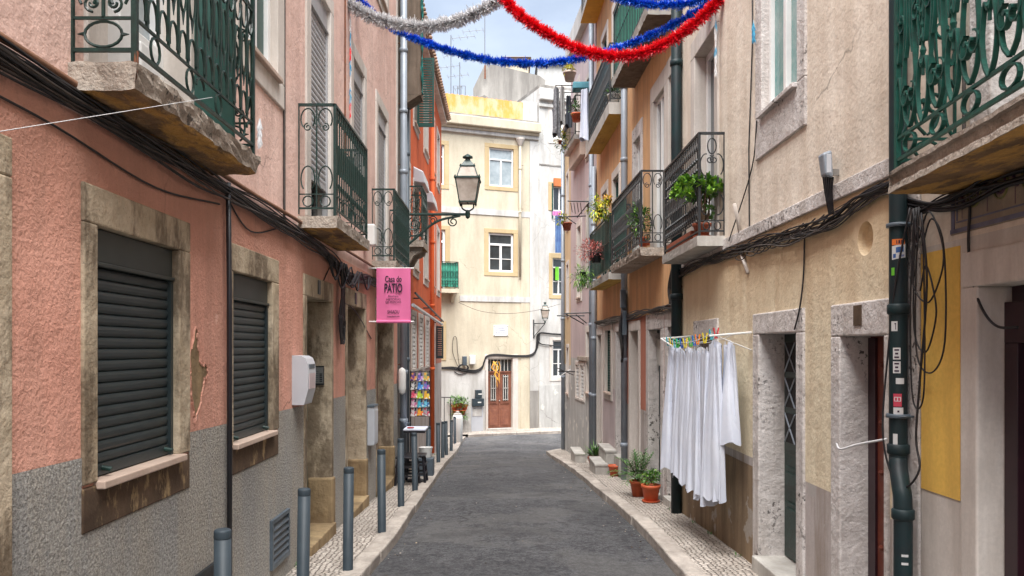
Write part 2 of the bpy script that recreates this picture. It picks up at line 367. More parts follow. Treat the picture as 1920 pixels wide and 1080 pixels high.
def cloth_mat():
    m, t, p = nodes('white_cotton'); g = t.nodes.new('ShaderNodeTexCoord').outputs['Object']
    f, _ = noise(t, g, 3, 4, .6, .3, .7)
    t.links.new(mixc(t, f, (.66,.69,.77), (.56,.60,.70)), p.inputs['Base Color']); p.inputs['Roughness'].default_value = .9
    p.inputs['Specular IOR Level'].default_value = .1
    _, h = noise(t, g, 14, 5, .65); bump(t, p, h, .35, .012); return m
cloth = cloth_mat()

def asphalt_mat():
    m, t, p = nodes('asphalt'); g = t.nodes.new('ShaderNodeNewGeometry').outputs['Position']
    mp = t.nodes.new('ShaderNodeMapping'); mp.inputs['Scale'].default_value = (1, .45, 1); t.links.new(g, mp.inputs[0])
    f, _ = noise(t, mp.outputs[0], 1.3, 8, .75, .36, .64)
    col = mixc(t, f, (.040,.041,.048), (.105,.105,.112))
    s, _ = noise(t, g, 52, 4, .85, .48, .66); col = mixc(t, math_(t, 'MULTIPLY', s, .75), col, (.22,.22,.225))
    s, _ = noise(t, g, 16, 6, .85, .46, .58); col = mixc(t, math_(t, 'MULTIPLY', s, .55), col, (.20,.20,.205))
    s, _ = noise(t, g, 7, 6, .8, .50, .60); col = mixc(t, math_(t, 'MULTIPLY', s, .5), col, (.022,.022,.026))
    s, _ = noise(t, g, 34, 3, .8, .56, .62); col = mixc(t, math_(t, 'MULTIPLY', s, .6), col, (.022,.022,.026))
    f3, _ = noise(t, g, .8, 5, .65, .5, .58); col = mixc(t, math_(t, 'MULTIPLY', f3, .4), col, (.17,.165,.16))
    f4, _ = noise(t, g, .55, 3, .5, .52, .54); col = mixc(t, math_(t, 'MULTIPLY', f4, .25), col, (.035,.035,.04))
    v = t.nodes.new('ShaderNodeTexVoronoi'); v.feature = 'DISTANCE_TO_EDGE'; v.inputs['Scale'].default_value = .45
    dn = t.nodes.new('ShaderNodeTexNoise'); dn.inputs['Scale'].default_value = 2.2; dn.inputs['Detail'].default_value = 7; t.links.new(g, dn.inputs['Vector'])
    va = t.nodes.new('ShaderNodeMix'); va.data_type = 'VECTOR'; va.inputs['Factor'].default_value = .4
    t.links.new(g, va.inputs['A']); t.links.new(dn.outputs['Color'], va.inputs['B']); t.links.new(va.outputs['Result'], v.inputs['Vector'])
    r = t.nodes.new('ShaderNodeMapRange'); r.inputs['From Min'].default_value = .001; r.inputs['From Max'].default_value = .006; r.inputs['To Min'].default_value = .6; r.inputs['To Max'].default_value = 0; t.links.new(v.outputs['Distance'], r.inputs['Value'])
    q_, _ = noise(t, g, .7, 3, .5, .5, .6); col = mixc(t, math_(t, 'MULTIPLY', r.outputs[0], q_), col, (.02,.02,.022))
    t.links.new(col, p.inputs['Base Color']); p.inputs['Roughness'].default_value = .85; p.inputs['Specular IOR Level'].default_value = .3
    _, h = noise(t, g, 40, 5, .8); n1 = bump(t, p, h, 1.0, .035); _, h = noise(t, g, 1.3, 5, .6); bump(t, p, h, .6, .05, n1)
    return m
asphalt = asphalt_mat()
def cobble_mat():
    m, t, p = nodes('limestone_cobbles'); g = t.nodes.new('ShaderNodeNewGeometry').outputs['Position']
    v = t.nodes.new('ShaderNodeTexVoronoi'); v.inputs['Scale'].default_value = 21; v.inputs['Randomness'].default_value = .65
    v.voronoi_dimensions = '2D'; t.links.new(g, v.inputs['Vector'])
    e = t.nodes.new('ShaderNodeTexVoronoi'); e.feature = 'DISTANCE_TO_EDGE'; e.inputs['Scale'].default_value = 21; e.inputs['Randomness'].default_value = .65
    e.voronoi_dimensions = '2D'; t.links.new(g, e.inputs['Vector'])
    sp = t.nodes.new('ShaderNodeSeparateColor'); t.links.new(v.outputs['Color'], sp.inputs[0])
    col = mixc(t, sp.outputs[0], (.70,.63,.56), (.46,.40,.35))
    f, _ = noise(t, g, 1.4, 5, .6, .4, .65); col = mixc(t, math_(t, 'MULTIPLY', f, .55), col, (.30,.26,.22))
    r = t.nodes.new('ShaderNodeMapRange'); r.inputs['From Min'].default_value = .02; r.inputs['From Max'].default_value = .12
    t.links.new(e.outputs['Distance'], r.inputs['Value'])
    col = mixc(t, r.outputs[0], (.10,.085,.07), col)
    t.links.new(col, p.inputs['Base Color']); p.inputs['Roughness'].default_value = .8
    r2 = t.nodes.new('ShaderNodeMapRange'); r2.inputs['From Max'].default_value = .25; t.links.new(e.outputs['Distance'], r2.inputs['Value'])
    n1 = bump(t, p, r2.outputs[0], .9, .02); _, h = noise(t, g, 8, 4, .6); bump(t, p, h, .5, .02, n1); return m
cobble = cobble_mat()
def banner_mat():
    m, t, p = nodes('pink_banner_cloth'); g = t.nodes.new('ShaderNodeTexCoord').outputs['Object']
    f, _ = noise(t, g, 3, 4, .6, .3, .7)
    t.links.new(mixc(t, f, (.74,.17,.36), (.68,.14,.32)), p.inputs['Base Color']); p.inputs['Roughness'].default_value = .7
    return m
banner_m = banner_mat()
ink = flat('dark_maroon_ink', (.035,.006,.03), .7)
ink_blue = flat('faded_blue_ink', (.20,.24,.42), .6)
def col(name, c, rough=.55): return flat(name, c, rough, 0, .08, 6)

# ---------------------------------------------------------------- ground
XL = -1.75
KL = [(-6,-1.22),(4,-1.20),(6.7,-1.13),(8,-1.08),(10,-1.11),(12,-1.14),(14,-1.18),(17,-1.24),(20,-1.28),(22,-1.29),(24.5,-1.35),(26.4,-1.37),(27.2,-1.30)]
KR = [(-6,1.52),(4,1.50),(6.7,1.45),(9,1.455),(11.4,1.41),(14.2,1.35),(17.1,1.265),(20,1.18),(22,1.13)]
rd = MB(); rows = []
ys = [-6+.5*i for i in range(76)]
for y in ys:
    rows.append([V((x, y, gz(y)-.095+ (0.03*(1-((x-.15)/1.3)**2) if abs(x-.15) < 1.3 else 0))) for x in [-9,-4,-1.5,-1.2,-.9,-.5,-.1,.3,.7,1.1,1.4,1.7,4,9,16]])
rd.grid(rows, asphalt); rd.build('road', normals=False, smooth=True, kind='structure')
g = MB(); g.face([(-250,-250,-3.4),(250,-250,-3.4),(250,300,-3.4),(-250,300,-3.4)], asphalt); g.build('ground', kind='structure')

def pave_strip(name, ya, yb, inner, outer, w=.17):
    mb = MB(); rows = []; y = ya
    while y <= yb+1e-6:
        a, b = inner(y), outer(y); s = 1 if b > a else -1
        rows.append([V((lerp(a, b-s*w, k/4), y, gz(y)+.004*math.sin(y*7+k))) for k in range(5)]); y += .25
    mb.grid(rows, cobble); mb.build(name, kind='structure', normals=False, smooth=True)
    kb = MB(); y = ya; rnd = random.Random(3)
    while y < yb-.05:
        L = min(rnd.uniform(.65, 1.05), yb-y); y2 = y+L-.012; j = rnd.uniform(-.006, .006); t = rnd.uniform(-.006, .008)
        a0, a1 = outer(y), outer(y2); s = 1 if a0 > inner(y) else -1
        z0, z1 = gz(y)+.008+t, gz(y2)+.008+t
        kb.hexa([(a0-s*w+j,y,z0-.2),(a0+j,y,z0-.2),(a1+j,y2,z1-.2),(a1-s*w+j,y2,z1-.2),(a0-s*w+j,y,z0),(a0+j,y,z0),(a1+j,y2,z1),(a1-s*w+j,y2,z1)], kerb_m)
        y += L
    kb.build('kerb', kind='structure', bevel=.014)
pave_strip('pavement', -6, 27.2, lambda y: XL-.25 if y < 23 else -6.5, lambda y: interp(KL, y))
def kr2(y):
    return interp(KR, y) if y < 22 else 1.13+ (y-22)**2*1.1
pave_strip('pavement', -6, 22.9, lambda y: 2.35 if y > 13 else 2.35, kr2)
# pavement before the end houses, parallel to their fronts
def endY(x): return 29.36+.39*x
pe = MB(); kb = MB(); xs = [-7+.5*i for i in range(35)]
pe.grid([[V((x, endY(x)-.95, gz(28)+.001)) for x in xs], [V((x, endY(x)+.3, gz(28)+.02+.012*x)) for x in xs]], cobble)
pe.build('pavement', kind='structure', normals=False)
x = -1.25
while x < 9:
    L = .85; x2 = x+L-.012
    kb.hexa([(x,endY(x)-1.12,-3.25),(x2,endY(x2)-1.12,-3.25),(x2,endY(x2)-.95,-3.25),(x,endY(x)-.95,-3.25),
             (x,endY(x)-1.12,-3.01),(x2,endY(x2)-1.12,-3.01),(x2,endY(x2)-.95,-3.01),(x,endY(x)-.95,-3.01)], kerb_m); x += L
kb.build('kerb', kind='structure', bevel=.014)

# ---------------------------------------------------------------- facades and openings
FP = Fac((-1.75,-4), (-1.75,13.12), (1,0)); FG = Fac((-1.75,13.12), (-1.75,15.0), (1,0)); FR = Fac((-1.75,15.0), (-1.80,23.0), (1,0))
FS = Fac((2.1,-4), (2.1,4.3), (-1,0)); FC = Fac((2.1,4.3), (2.1,9.62), (-1,0)); FO = Fac((2.1,9.62), (2.03,13.3), (-1,0))
FD = Fac((2.03,13.3), (1.95,17.0), (-1,0)); FE = Fac((1.95,17.0), (1.71,20.5), (-1,0)); FF = Fac((1.71,20.5), (1.68,22.3), (-1,0))
FN = Fac((-7,endY(-7)), (1.30,endY(1.30)), (0,-1)); FW = Fac((1.30,endY(1.30)), (9,endY(9)), (0,-1))

def sheet(mb, F, u0, u1, z0, z1, holes, m, o=0, slope=0, su=1.2):
    """front of a wall with rectangular holes, cut in a grid"""
    us = {u0, u1}; zs = {z0, z1}
    for h in holes:
        for a in h[:2]:
            if u0 < a < u1: us.add(a)
        for a in h[2:4]:
            if z0 < a < z1: zs.add(a)
    us, zs = sorted(us), sorted(zs)
    for a, b in zip(us, us[1:]):
        for c, d in zip(zs, zs[1:]):
            cu, cz = (a+b)/2, (c+d)/2
            if any(h[0] < cu < h[1] and h[2] < cz < h[3] for h in holes): continue
            e = lambda z, u: z+slope*(u-u0) if abs(z-z1) < 1e-9 else z
            mb.face([F.P(a,c,o),F.P(b,c,o),F.P(b,e(d,b),o),F.P(a,e(d,a),o)], m)

class Building:
    def __init__(s, name, label, F, z1, back=7, z0=-3.3):
        s.F = F; s.root = thing(name, label, 'building', F.P(F.L/2, z0)); s.holes = []; s.z1 = z1; s.z0 = z0; s.back = back
    def finish(s, bands, body, roof=None, gaps=()):
        """bands: (z_from, z_to, material)"""
        F = s.F; mb = MB()
        for (a, b, m) in bands: sheet(mb, F, 0, F.L, a, b, s.holes+list(gaps), m)
        P = F.P; e = .004; d = -s.back; z0, z1 = s.z0, s.z1
        mb.face([P(e,z0,0),P(e,z0,d),P(e,z1,d),P(e,z1,0)], body); mb.face([P(F.L-e,z0,0),P(F.L-e,z0,d),P(F.L-e,z1,d),P(F.L-e,z1,0)], body)
        mb.face([P(e,z0,d),P(F.L-e,z0,d),P(F.L-e,z1,d),P(e,z1,d)], body)
        mb.face([P(0,z0,-.5),P(F.L,z0,-.5),P(F.L,z1,-.5),P(0,z1,-.5)], dark_gap)
        mb.build('wall', s.root, normals=False)
        rf = MB(); rf.fbox(F, -.0, F.L, z1+.003, z1+.12, -s.back, .06, roof or tiles_m); rf.build('roof', s.root)
def ring(mb, F, u0, u1, z0, z1, w, m, o=.02, depth=.25, bottom=True):
    """stone surround lining an opening; w = (near, far, top, bottom) widths"""
    a, b, t, d = w
    mb.fbox(F, u0-a, u1+b, z1, z1+t, -depth, o, m)
    if a: mb.fbox(F, u0-a, u0, z0 if not d else z0, z1, -depth, o, m)
    if b: mb.fbox(F, u1, u1+b, z0, z1, -depth, o, m)
    if d and bottom: mb.fbox(F, u0-a, u1+b, z0-d, z0, -depth, o, m)
def slats(mb, F, u0, u1, z0, z1, o, m, h=.048, d=.010):
    n = max(2, int((z1-z0)/h)); h = (z1-z0)/n; rows = []
    for i in range(n):
        for k, (t, q) in enumerate(((0, -.4), (.08, .35), (.3, .85), (.6, 1), (.86, .6), (.95, -.1))):
            rows.append([F.P(u0, z0+h*(i+t), o+d*q), F.P(u1, z0+h*(i+t), o+d*q)])
    mb.grid(rows, m)
def glazed(F, win, u0, u1, z0, z1, o, fm=None, pm=None, mull=1, trans=0, bars=0, fw=.05, om=None):
    """joinery frame with real members and a pane behind them"""
    fm = fm or white_p; pm = pm or glass_dk; mb = MB()
    mb.fbox(F,u0,u0+fw,z0,z1,o-.03,o+.03,fm); mb.fbox(F,u1-fw,u1,z0,z1,o-.03,o+.03,fm)
    mb.fbox(F,u0+fw,u1-fw,z0,z0+fw,o-.03,o+.03,fm); mb.fbox(F,u0+fw,u1-fw,z1-fw,z1,o-.03,o+.03,fm)
    top = z1-fw
    if trans:
        zt = z1-trans; mb.fbox(F,u0+fw,u1-fw,zt-fw*.5,zt+fw*.5,o-.03,o+.034,fm); top = zt-fw*.5
    for i in range(mull):
        c = lerp(u0, u1, (i+1)/(mull+1)); mb.fbox(F,c-fw*.55,c+fw*.55,z0+fw,top,o-.03,o+.038,fm)
    for i in range(bars):
        c = lerp(z0, top, (i+1)/(bars+1)); mb.fbox(F,u0+fw,u1-fw,c-.012,c+.012,o-.022,o+.018,fm)
    mb.build('frame', win, bevel=.004)
    g = MB(); g.fbox(F,u0+.01,u1-.01,z0+.01,z1-.01,o-.012,o-.004,pm); g.build('pane', win)
def leaf_panels(F, door, u0, u1, z0, z1, o, m, n=1, rows=(.0,.32,.42,1), name='panel', inset=.0):
    """raised door panels"""
    mb = MB(); wv = (u1-u0)/n
    for k in range(n):
        a, b = u0+wv*k+.07, u0+wv*(k+1)-.07
        for c, d in zip(rows, rows[1:]):
            p, q = lerp(z0, z1, c)+.05, lerp(z0, z1, d)-.05
            if q-p < .03: continue
            mb.fbox(F,a,b,p,q,o,o+.016,m); mb.fbox(F,a+.04,b-.04,p+.04,q-.04,o+.016,o+.03,m)
    mb.build(name, door, bevel=.006)
def window(B, u0, u1, z0, z1, w=(.1,.1,.14,.12), kind='glass', stone=None, depth=.18, o=.02, sill=True, box=.2, **kw):
    F = B.F; stone = stone or grey_stone; B.holes.append((u0-.012, u1+.012, z0-.012, z1+.012))
    mb = MB(); ring(mb, F, u0, u1, z0, z1, w, kw.pop('top', stone) if False else stone, o, .45)
    win = mb.build('window', B.root, bevel=.008)
    if sill:
        s = MB(); s.fbox(F,u0-.01,u1+.02,z0-.032,z0+.004,-depth+.0,o+.035,kw.pop('sillm', sill_m)); s.build('sill', win, bevel=.006)
    else: kw.pop('sillm', None)
    if kind == 'roller':
        s = MB(); bm = kw.get('bm', rollbox_m); sm = kw.get('sm', roller_m)
        if box: s.fbox(F,u0,u1,z1-box,z1-.002,-depth-.05,-depth+.02,bm); s.fbox(F,u0,u1,z1-box-.02,z1-box,-depth-.05,-depth+.035,bm); s.build('shutter_box', win, bevel=.005)
        s = MB(); zb = kw.get('zb', z0+.01)
        slats(s,F,u0+.03,u1-.03,zb+.05,z1-box-.02,-depth,sm, kw.get('h', .05)); s.fbox(F,u0+.03,u1-.03,zb,zb+.05,-depth-.012,-depth+.014,sm)
        s.fbox(F,u0,u0+.03,z0,z1-box-.02,-depth-.03,-depth+.025,sm); s.fbox(F,u1-.03,u1,z0,z1-box-.02,-depth-.03,-depth+.025,sm)
        s.build('shutter', win)
        if zb > z0+.1:
            g = MB(); g.fbox(F,u0,u1,z0,zb,-depth-.1,-depth-.08,kw.get('pm', glass_dk)); g.build('pane', win)
    elif kind == 'glass':
        glazed(F, win, u0, u1, z0, z1, -depth, kw.get('fm'), kw.get('pm'), kw.get('mull', 1), kw.get('trans', 0), kw.get('bars', 0), kw.get('fw', .05))
    elif kind == 'louvre':
        s = MB(); sm = kw.get('sm', green_p); n = int((z1-z0)/.05)
        for i in range(n):
            z = z0+.03+(z1-z0-.06)*i/n; s.fbox(F,u0+.05,u1-.05,z,z+.028,-depth-.01,-depth+.012,sm)
        s.fbox(F,u0,u0+.05,z0,z1,-depth-.03,-depth+.02,sm); s.fbox(F,u1-.05,u1,z0,z1,-depth-.03,-depth+.02,sm); s.fbox(F,(u0+u1)/2-.03,(u0+u1)/2+.03,z0,z1,-depth-.03,-depth+.025,sm)
        s.build('shutter', win); g = MB(); g.fbox(F,u0,u1,z0,z1,-depth-.06,-depth-.04,glass_dk); g.build('pane', win)
    return win
def door(B, u0, u1, z0, z1, w=(.14,.14,.2,0), stone=None, leaf=None, depth=.2, o=.02, step=None, panels=True, n=1, trans=0, reveal=None, knob=True, rows=(0,.3,.42,1), leafz=None):
    F = B.F; stone = stone or grey_stone; leaf = leaf or brown_p; B.holes.append((u0-.012, u1+.012, z0-.3, z1+.012))
    mb = MB(); F_ = F
    d = MB(); zt = z1-trans
    d.fbox(F,u0+.005,u1-.005,z0+.01,zt,-depth-.05,-depth,leaf)
    if n == 2: d.fbox(F,(u0+u1)/2-.02,(u0+u1)/2+.02,z0+.012,zt-.01,-depth,-depth+.02,leaf)
    dr = d.build('door', B.root, bevel=.004)
    ring(mb, F, u0, u1, z0-.25, z1, w, stone, o, .45); mb.build('door_surround', dr, bevel=.010)
    if panels: leaf_panels(F, dr, u0, u1, z0+.02, zt-.02, -depth, leaf, n, rows)
    if trans:
        t = MB(); t.fbox(F,u0,u1,zt,zt+.05,-depth-.04,-depth+.03,leaf); t.fbox(F,u0,u1,z1-.04,z1,-depth-.04,-depth+.03,white_p if n==2 else leaf)
        k = 7
        for i in range(1, k): c = lerp(u0,u1,i/k); t.fbox(F,c-.008,c+.008,zt+.05,z1-.04,-depth-.01,-depth+.01,white_p if n==2 else leaf)
        t.build('transom', dr); g = MB(); g.fbox(F,u0,u1,zt+.05,z1-.04,-depth-.03,-depth-.02,glass_dk); g.build('pane', dr)
    if knob:
        h = MB(); c = F.P(lerp(u0,u1,.5 if n==2 else .14), z0+1.0, -depth+.05); h.lathe((c.x,c.y,c.z-.025), [(.012,0),(.026,.012),(.026,.035),(.012,.05)], steel, 10); h.build('handle', dr, smooth=True)
    s = MB(); s.fbox(F,u0-.02,u1+.02,z0-.30,z0,-depth-.04,step or .07,marble if (step is None or step > .08) else tan_stone); s.build('threshold', dr, bevel=.01)
    return dr

# ---------------------------------------------------------------- ironwork
def run(mb, A, B, z0, z1, style, m, r=.008):
    A, B = V(A), V(B); L = (B-A).length; d = (B-A)/L; U = V((0,0,1))
    def pt(s, z): return A+d*s+U*z
    def el(s, z, a, b, n=14, t0=0, t1=2*math.pi, rr=None, k=5): mb.tube([pt(s+a*math.cos(lerp(t0,t1,i/n)), z+b*math.sin(lerp(t0,t1,i/n))) for i in range(n+1)], rr or r*.8, m, k, False)
    def curl(s, z, a, sgn, up, turns=1.3, n=16):
        P = []
        for i in range(n+1):
            t = i/n; an = (math.pi/2 if up > 0 else -math.pi/2) + sgn*up*-1*t*turns*2*math.pi; q = a*(1-.72*t)
            P.append(pt(s+q*math.cos(an), z+q*math.sin(an)))
        mb.tube(P, r*.75, m, 5, False)
    hr = .016
    mb.tube([pt(0,z1),pt(L,z1)], hr, m, 4); mb.tube([pt(0,z0),pt(L,z0)], .011, m, 4)
    for s in (0, L): mb.tube([pt(s,z0-.05),pt(s,z1)], .012, m, 4)
    H = z1-z0
    if style == 'scroll':
        za, zc = z0+.13, z1-.13
        mb.tube([pt(0,za),pt(L,za)], .008, m, 4)
        n = max(1, round(L/.105)); sp = L/n
        if L > .6:
            mb.tube([pt(0,zc),pt(L,zc)], .007, m, 4)
            for i in range(1, n): mb.tube([pt(i*sp,za),pt(i*sp,z1)], r, m, 4)
            for i in range(n):
                c = (i+.5)*sp
                el(c, za+.055, sp*.40, .085, 10, math.radians(-20), math.radians(200))
                el(c, (za+zc)/2+.02, sp*.36, .12, 14)
                mb.tube([pt(c,(za+zc)/2-.10),pt(c,(za+zc)/2-.16)], [.009,.002], m, 5)
                el(c, zc-.07, sp*.40, .08, 10, math.radians(160), math.radians(380))
            k = max(2, round(L/.42))
            for i in range(k):
                c = (i+.5)*L/k; el(c, (z0+za)/2, .045, .055, 12)
                if i % 2: el(c+.13, (z0+za)/2+.01, .05, .045, 10, 0, math.pi)
        else:
            c = L/2; el(c, (z0+za)/2+.0, L*.30, .052, 18)
            for sg in (-1, 1): mb.tube([pt(c+sg*L*.30,(z0+za)/2),pt(c+sg*L*.41,(z0+za)/2)], [.010,.002], m, 5)
            for sg in (-1, 1):
                q = c+sg*L*.25; el(q, za+.17, L*.2, .13, 14, math.radians(-60), math.radians(240)); curl(q-sg*.02, za+.06, .035, sg, -1)
                q = c+sg*L*.25; el(q, z1-.14, L*.2, .11, 14, math.radians(-240), math.radians(60))
                curl(q, z1-.27, .04, sg, 1)
            mb.tube([pt(c,za),pt(c,z1)], r, m, 4); el(c, (z0+z1)/2+.08, L*.16, .10, 16)
    elif style == 'bars':
        za, zc = z0+.12, z1-.10
        mb.tube([pt(0,za),pt(L,za)], .007, m, 4)
        n = max(1, round(L/.10)); sp = L/n
        if L > .6:
            for i in range(1, n): mb.tube([pt(i*sp,z0),pt(i*sp,z1)], r, m, 4)
            for i in range(n):
                c = (i+.5)*sp; el(c, zc+.03, sp*.36, .045, 8); el(c, za+.05, sp*.36, .06, 8, 0, math.pi); el(c, (z0+z1)/2, sp*.30, .13, 10)
            for i in range(0, n, 3): el((i+.5)*sp, (z0+za)/2, .04, .045, 8)
        else:
            c = L/2; mb.tube([pt(c,z0),pt(c,z1)], r, m, 4)
            for sg in (-1, 1):
                q = c+sg*L*.24; el(q, zc-.02, L*.19, .09, 12, math.radians(-40), math.radians(230)); curl(q, zc-.09, .035, sg, 1)
                el(q, za+.13, L*.19, .11, 12, math.radians(-50), math.radians(230)); el(q, z0+.06, L*.14, .045, 10)
    elif style == 'orn':
        za = z0+.10; mb.tube([pt(0,za),pt(L,za)], .007, m, 4)
        if L > .6:
            n = max(1, round(L/.085)); sp = L/n; zc = z1-.14
            mb.tube([pt(0,zc),pt(L,zc)], .007, m, 4)
            for i in range(1, n):
                P = []; 
                mb.tube([pt(i*sp,za),pt(i*sp,za+.25),pt(i*sp,zc-.25),pt(i*sp,zc)], r, m, 4)
                for zz in (za+.06, za+.14, zc-.10, zc-.2): mb.lathe(tuple(pt(i*sp,zz)), [(.008,-.018),(.02,0),(.008,.018)], m, 6)
            for i in range(n):
                c = (i+.5)*sp; el(c, zc+.06, sp*.4, .06, 8); el(c, (za+zc)/2, sp*.33, .09, 10); el(c, za+.09, sp*.35, .06, 8)
        else:
            c = L/2; el(c, z1-.12, L*.17, .075, 16)
            for sg in (-1, 1):
                P = [pt(c+sg*L*.02, z1-.20)]
                el(c+sg*L*.24, z1-.30, L*.22, .105, 14, math.radians(100 if sg > 0 else 80), math.radians(-60 if sg > 0 else 240))
                curl(c+sg*L*.08, z1-.25, .04, -sg, 1)
                el(c+sg*L*.24, z0+.26, L*.22, .105, 14, math.radians(-100 if sg > 0 else -80), math.radians(60 if sg > 0 else -240))
                el(c+sg*L*.22, z0+.05, L*.13, .04, 10)
            mb.tube([pt(c-L*.24,z1-.4),pt(c-L*.24,z0+.36)], r, m, 4); mb.tube([pt(c+L*.24,z1-.4),pt(c+L*.24,z0+.36)], r, m, 4)
    elif style == 'lyre':
        za = z0+.10; mb.tube([pt(0,za),pt(L,za)], .009, m, 4); n = max(1, round(L/.31)); sp = L/n; nn = d.cross(U)
        def strap(P, w=.009, th=.004, sm=5):
            P = catm(P, sm) if sm else P; rows = []
            for i, p in enumerate(P):
                t = (P[min(i+1,len(P)-1)]-P[max(i-1,0)]).normalized(); q = t.cross(nn).normalized()*th
                rows.append([p+nn*w+q, p+nn*w-q, p-nn*w-q, p-nn*w+q])
            mb.grid(rows, m, True)
        def hook(s, z, a, sgn, up, turns=.9):
            P = []
            for i in range(15):
                t = i/14; an = (math.pi/2)*up - sgn*up*t*turns*2*math.pi; q = a*(1-.6*t); P.append(pt(s+q*math.cos(an), z+q*math.sin(an)))
            strap(P, .011, .004, 0); e = P[-1]; mb.tube([e-nn*.015, e+nn*.015], .011, m, 8)
        for i in range(n+1):
            s = i*sp
            if 0 < i < n:
                mb.tube([pt(s,za+.20),pt(s,z1)], .007, m, 6)
                for k in range(11): mb.lathe(tuple(pt(s,za+.25+k*.055)), [(.006,-.025),(.014,0),(.006,.025)], m, 7)
        for i in range(n):
            c = (i+.5)*sp; h = sp/2
            for sg in (-1, 1):
                P = lambda *L_: [pt(c+sg*h*a, za+b) for a, b in L_]
                strap(P((.96,.0),(.72,.06),(.62,.16),(.78,.27),(.95,.24)))
                strap(P((.04,.02),(.36,.08),(.46,.22),(.34,.38),(.30,.56),(.44,.70),(.70,.72),(.86,.60),(.88,.44)))
                strap(P((.66,.88),(.66,.60),(.72,.42),(.84,.34),(.95,.40)))
                strap(P((.10,.88),(.10,.56),(.14,.42),(.28,.34)), .009)
                hook(c+sg*h*.24, za+.16, .050, sg, 1); hook(c+sg*h*.58, za+.50, .045, -sg, 1); hook(c+sg*h*.80, za+.80, .05, sg, -1)
            strap([pt(c+h*.42*math.cos(t*.4), (z0+za)/2+.04*math.sin(t*.4)) for t in range(17)], .009, .004, 0)
    elif style == 'mesh':
        n = max(1, round(L/.12)); sp = L/n
        for i in range(1, n): mb.tube([pt(i*sp,z0),pt(i*sp,z1)], r*.9, m, 4)
        mb.tube([pt(0,(z0+z1)/2),pt(L,(z0+z1)/2)], r*.8, m, 4)

def balcony(B, u0, u1, o, zb, th, rh, style, iron, edge=None, under=None, o0=None, rough=0, rz=.07, screen=None, corbel=False, rail_in=.03, u_screen=None, prof=False):
    """slab (o0 = projection at the near end, o = at the far end) with its railing as sub-part"""
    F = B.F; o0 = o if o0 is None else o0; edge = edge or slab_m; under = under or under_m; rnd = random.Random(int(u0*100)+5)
    mb = MB(); nu, no = max(8, int((u1-u0)/.06)), 8
    def jj(a): return rnd.uniform(-a, a)
    top, bot = [], []
    for i in range(nu+1):
        t = i/nu; u = lerp(u0, u1, t); oo = lerp(o0, o, t); rt = []; rb = []
        for k in range(no+1):
            ed = k == no; e2 = i in (0, nu)
            ov = oo*k/no
            rt.append(F.P(u, zb+th+(jj(rough) if not k == 0 else 0), ov+(jj(rough) if ed else 0)))
            rb.append(F.P(u+(jj(rough) if e2 else 0), zb+jj(rough*.6)+(rough*1.4 if ed else 0), ov-(abs(jj(rough*2.5))+rough if ed else 0)))
        top.append(rt); bot.append(rb)
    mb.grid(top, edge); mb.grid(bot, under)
    if prof: mb.grid([[top[i][no]+F.n*(0)+V((0,0,-th*c))-F.n*q for i in range(nu+1)] for c, q in ((0,0),(.18,.0),(.22,.02),(.62,.028),(.70,.0),(1.0,-.004))]+[[bot[i][no] for i in range(nu+1)]], edge)
    else: mb.grid([[top[i][no] for i in range(nu+1)]]+[[top[i][no].lerp(bot[i][no], q/4)+F.n*jj(rough*1.3)+V((0,0,jj(rough*.5))) for i in range(nu+1)] for q in (1,2,3)]+[[bot[i][no] for i in range(nu+1)]], edge)
    mb.grid([[top[0][k] for k in range(no+1)], [bot[0][k] for k in range(no+1)]], edge)
    mb.grid([[top[nu][k] for k in range(no+1)], [bot[nu][k] for k in range(no+1)]], edge)
    sl = mb.build('balcony', B.root)
    if corbel:
        for u in (u0+.08, u1-.2):
            c = MB()
            pr = [(0,0),(o*.9,0),(o*.85,-.08),(o*.45,-.14),(o*.25,-.26),(0,-.34)]
            a = [F.P(u, zb+z, q) for q, z in pr]; b = [F.P(u+.12, zb+z, q) for q, z in pr]
            c.face(a, edge); c.face(b, edge); c.grid([a, b], edge, True); c.build('corbel', sl)
    r = MB(); z0 = zb+th+rz; z1 = zb+th+rh; i_ = rail_in
    A, Bp = F.P(u0+i_,0,o0-i_), F.P(u1-i_,0,o-i_)
    run(r, A, Bp, z0, z1, style, iron); run(r, F.P(u0+i_,0,0), A, z0, z1, style, iron); run(r, F.P(u1-i_,0,0), Bp, z0, z1, style, iron)
    for q in (A, Bp): r.tube([q+V((0,0,zb+th-.01)), q+V((0,0,z1+.01))], .016, iron, 4)
    r.build('railing', sl)
    if screen:
        s = MB(); ua, ub = u_screen or (u0+i_, u1-i_)
        n = 30; rows = []
        for i in range(n+1):
            u = lerp(ua, ub, i/n); oo = lerp(o0, o, (u-u0)/(u1-u0))-i_-.02-.008*math.sin(u*31)
            rows.append([F.P(u, lerp(z0, z1-.03, k/3)+(.01*math.sin(u*23) if k == 3 else 0), oo) for k in range(4)])
        s.grid(rows, screen)
        s.build('screen', sl)
    return sl
def downpipe(B, x, y, z0, z1, r, m, joints=(), name='downpipe', path=None, n=14):
    mb = MB(); mb.tube(path or [(x,y,z0),(x,y,z1)], r, m, n)
    for j in joints: mb.lathe((x,y,j), [(r*1.02,-.035),(r*1.22,-.03),(r*1.22,.03),(r*1.02,.035)], m, n)
    for j in joints: mb.tube([(x,y,j+.12),(x+(.12 if x > 0 else -.12),y,j+.12)], .008, rusty, 5)
    return mb.build(name, B.root, smooth=True)

def wires(name, label, strands, m=None, cat='cable', group=None):
    """a bundle: every strand a list of points and a radius"""
    mb = MB()
    for (P, r, mm) in strands: mb.tube(catm(P, 6), r, mm or m or cable_m, 6)
    return mb.build(name, smooth=True, label=label, cat=cat, group=group)

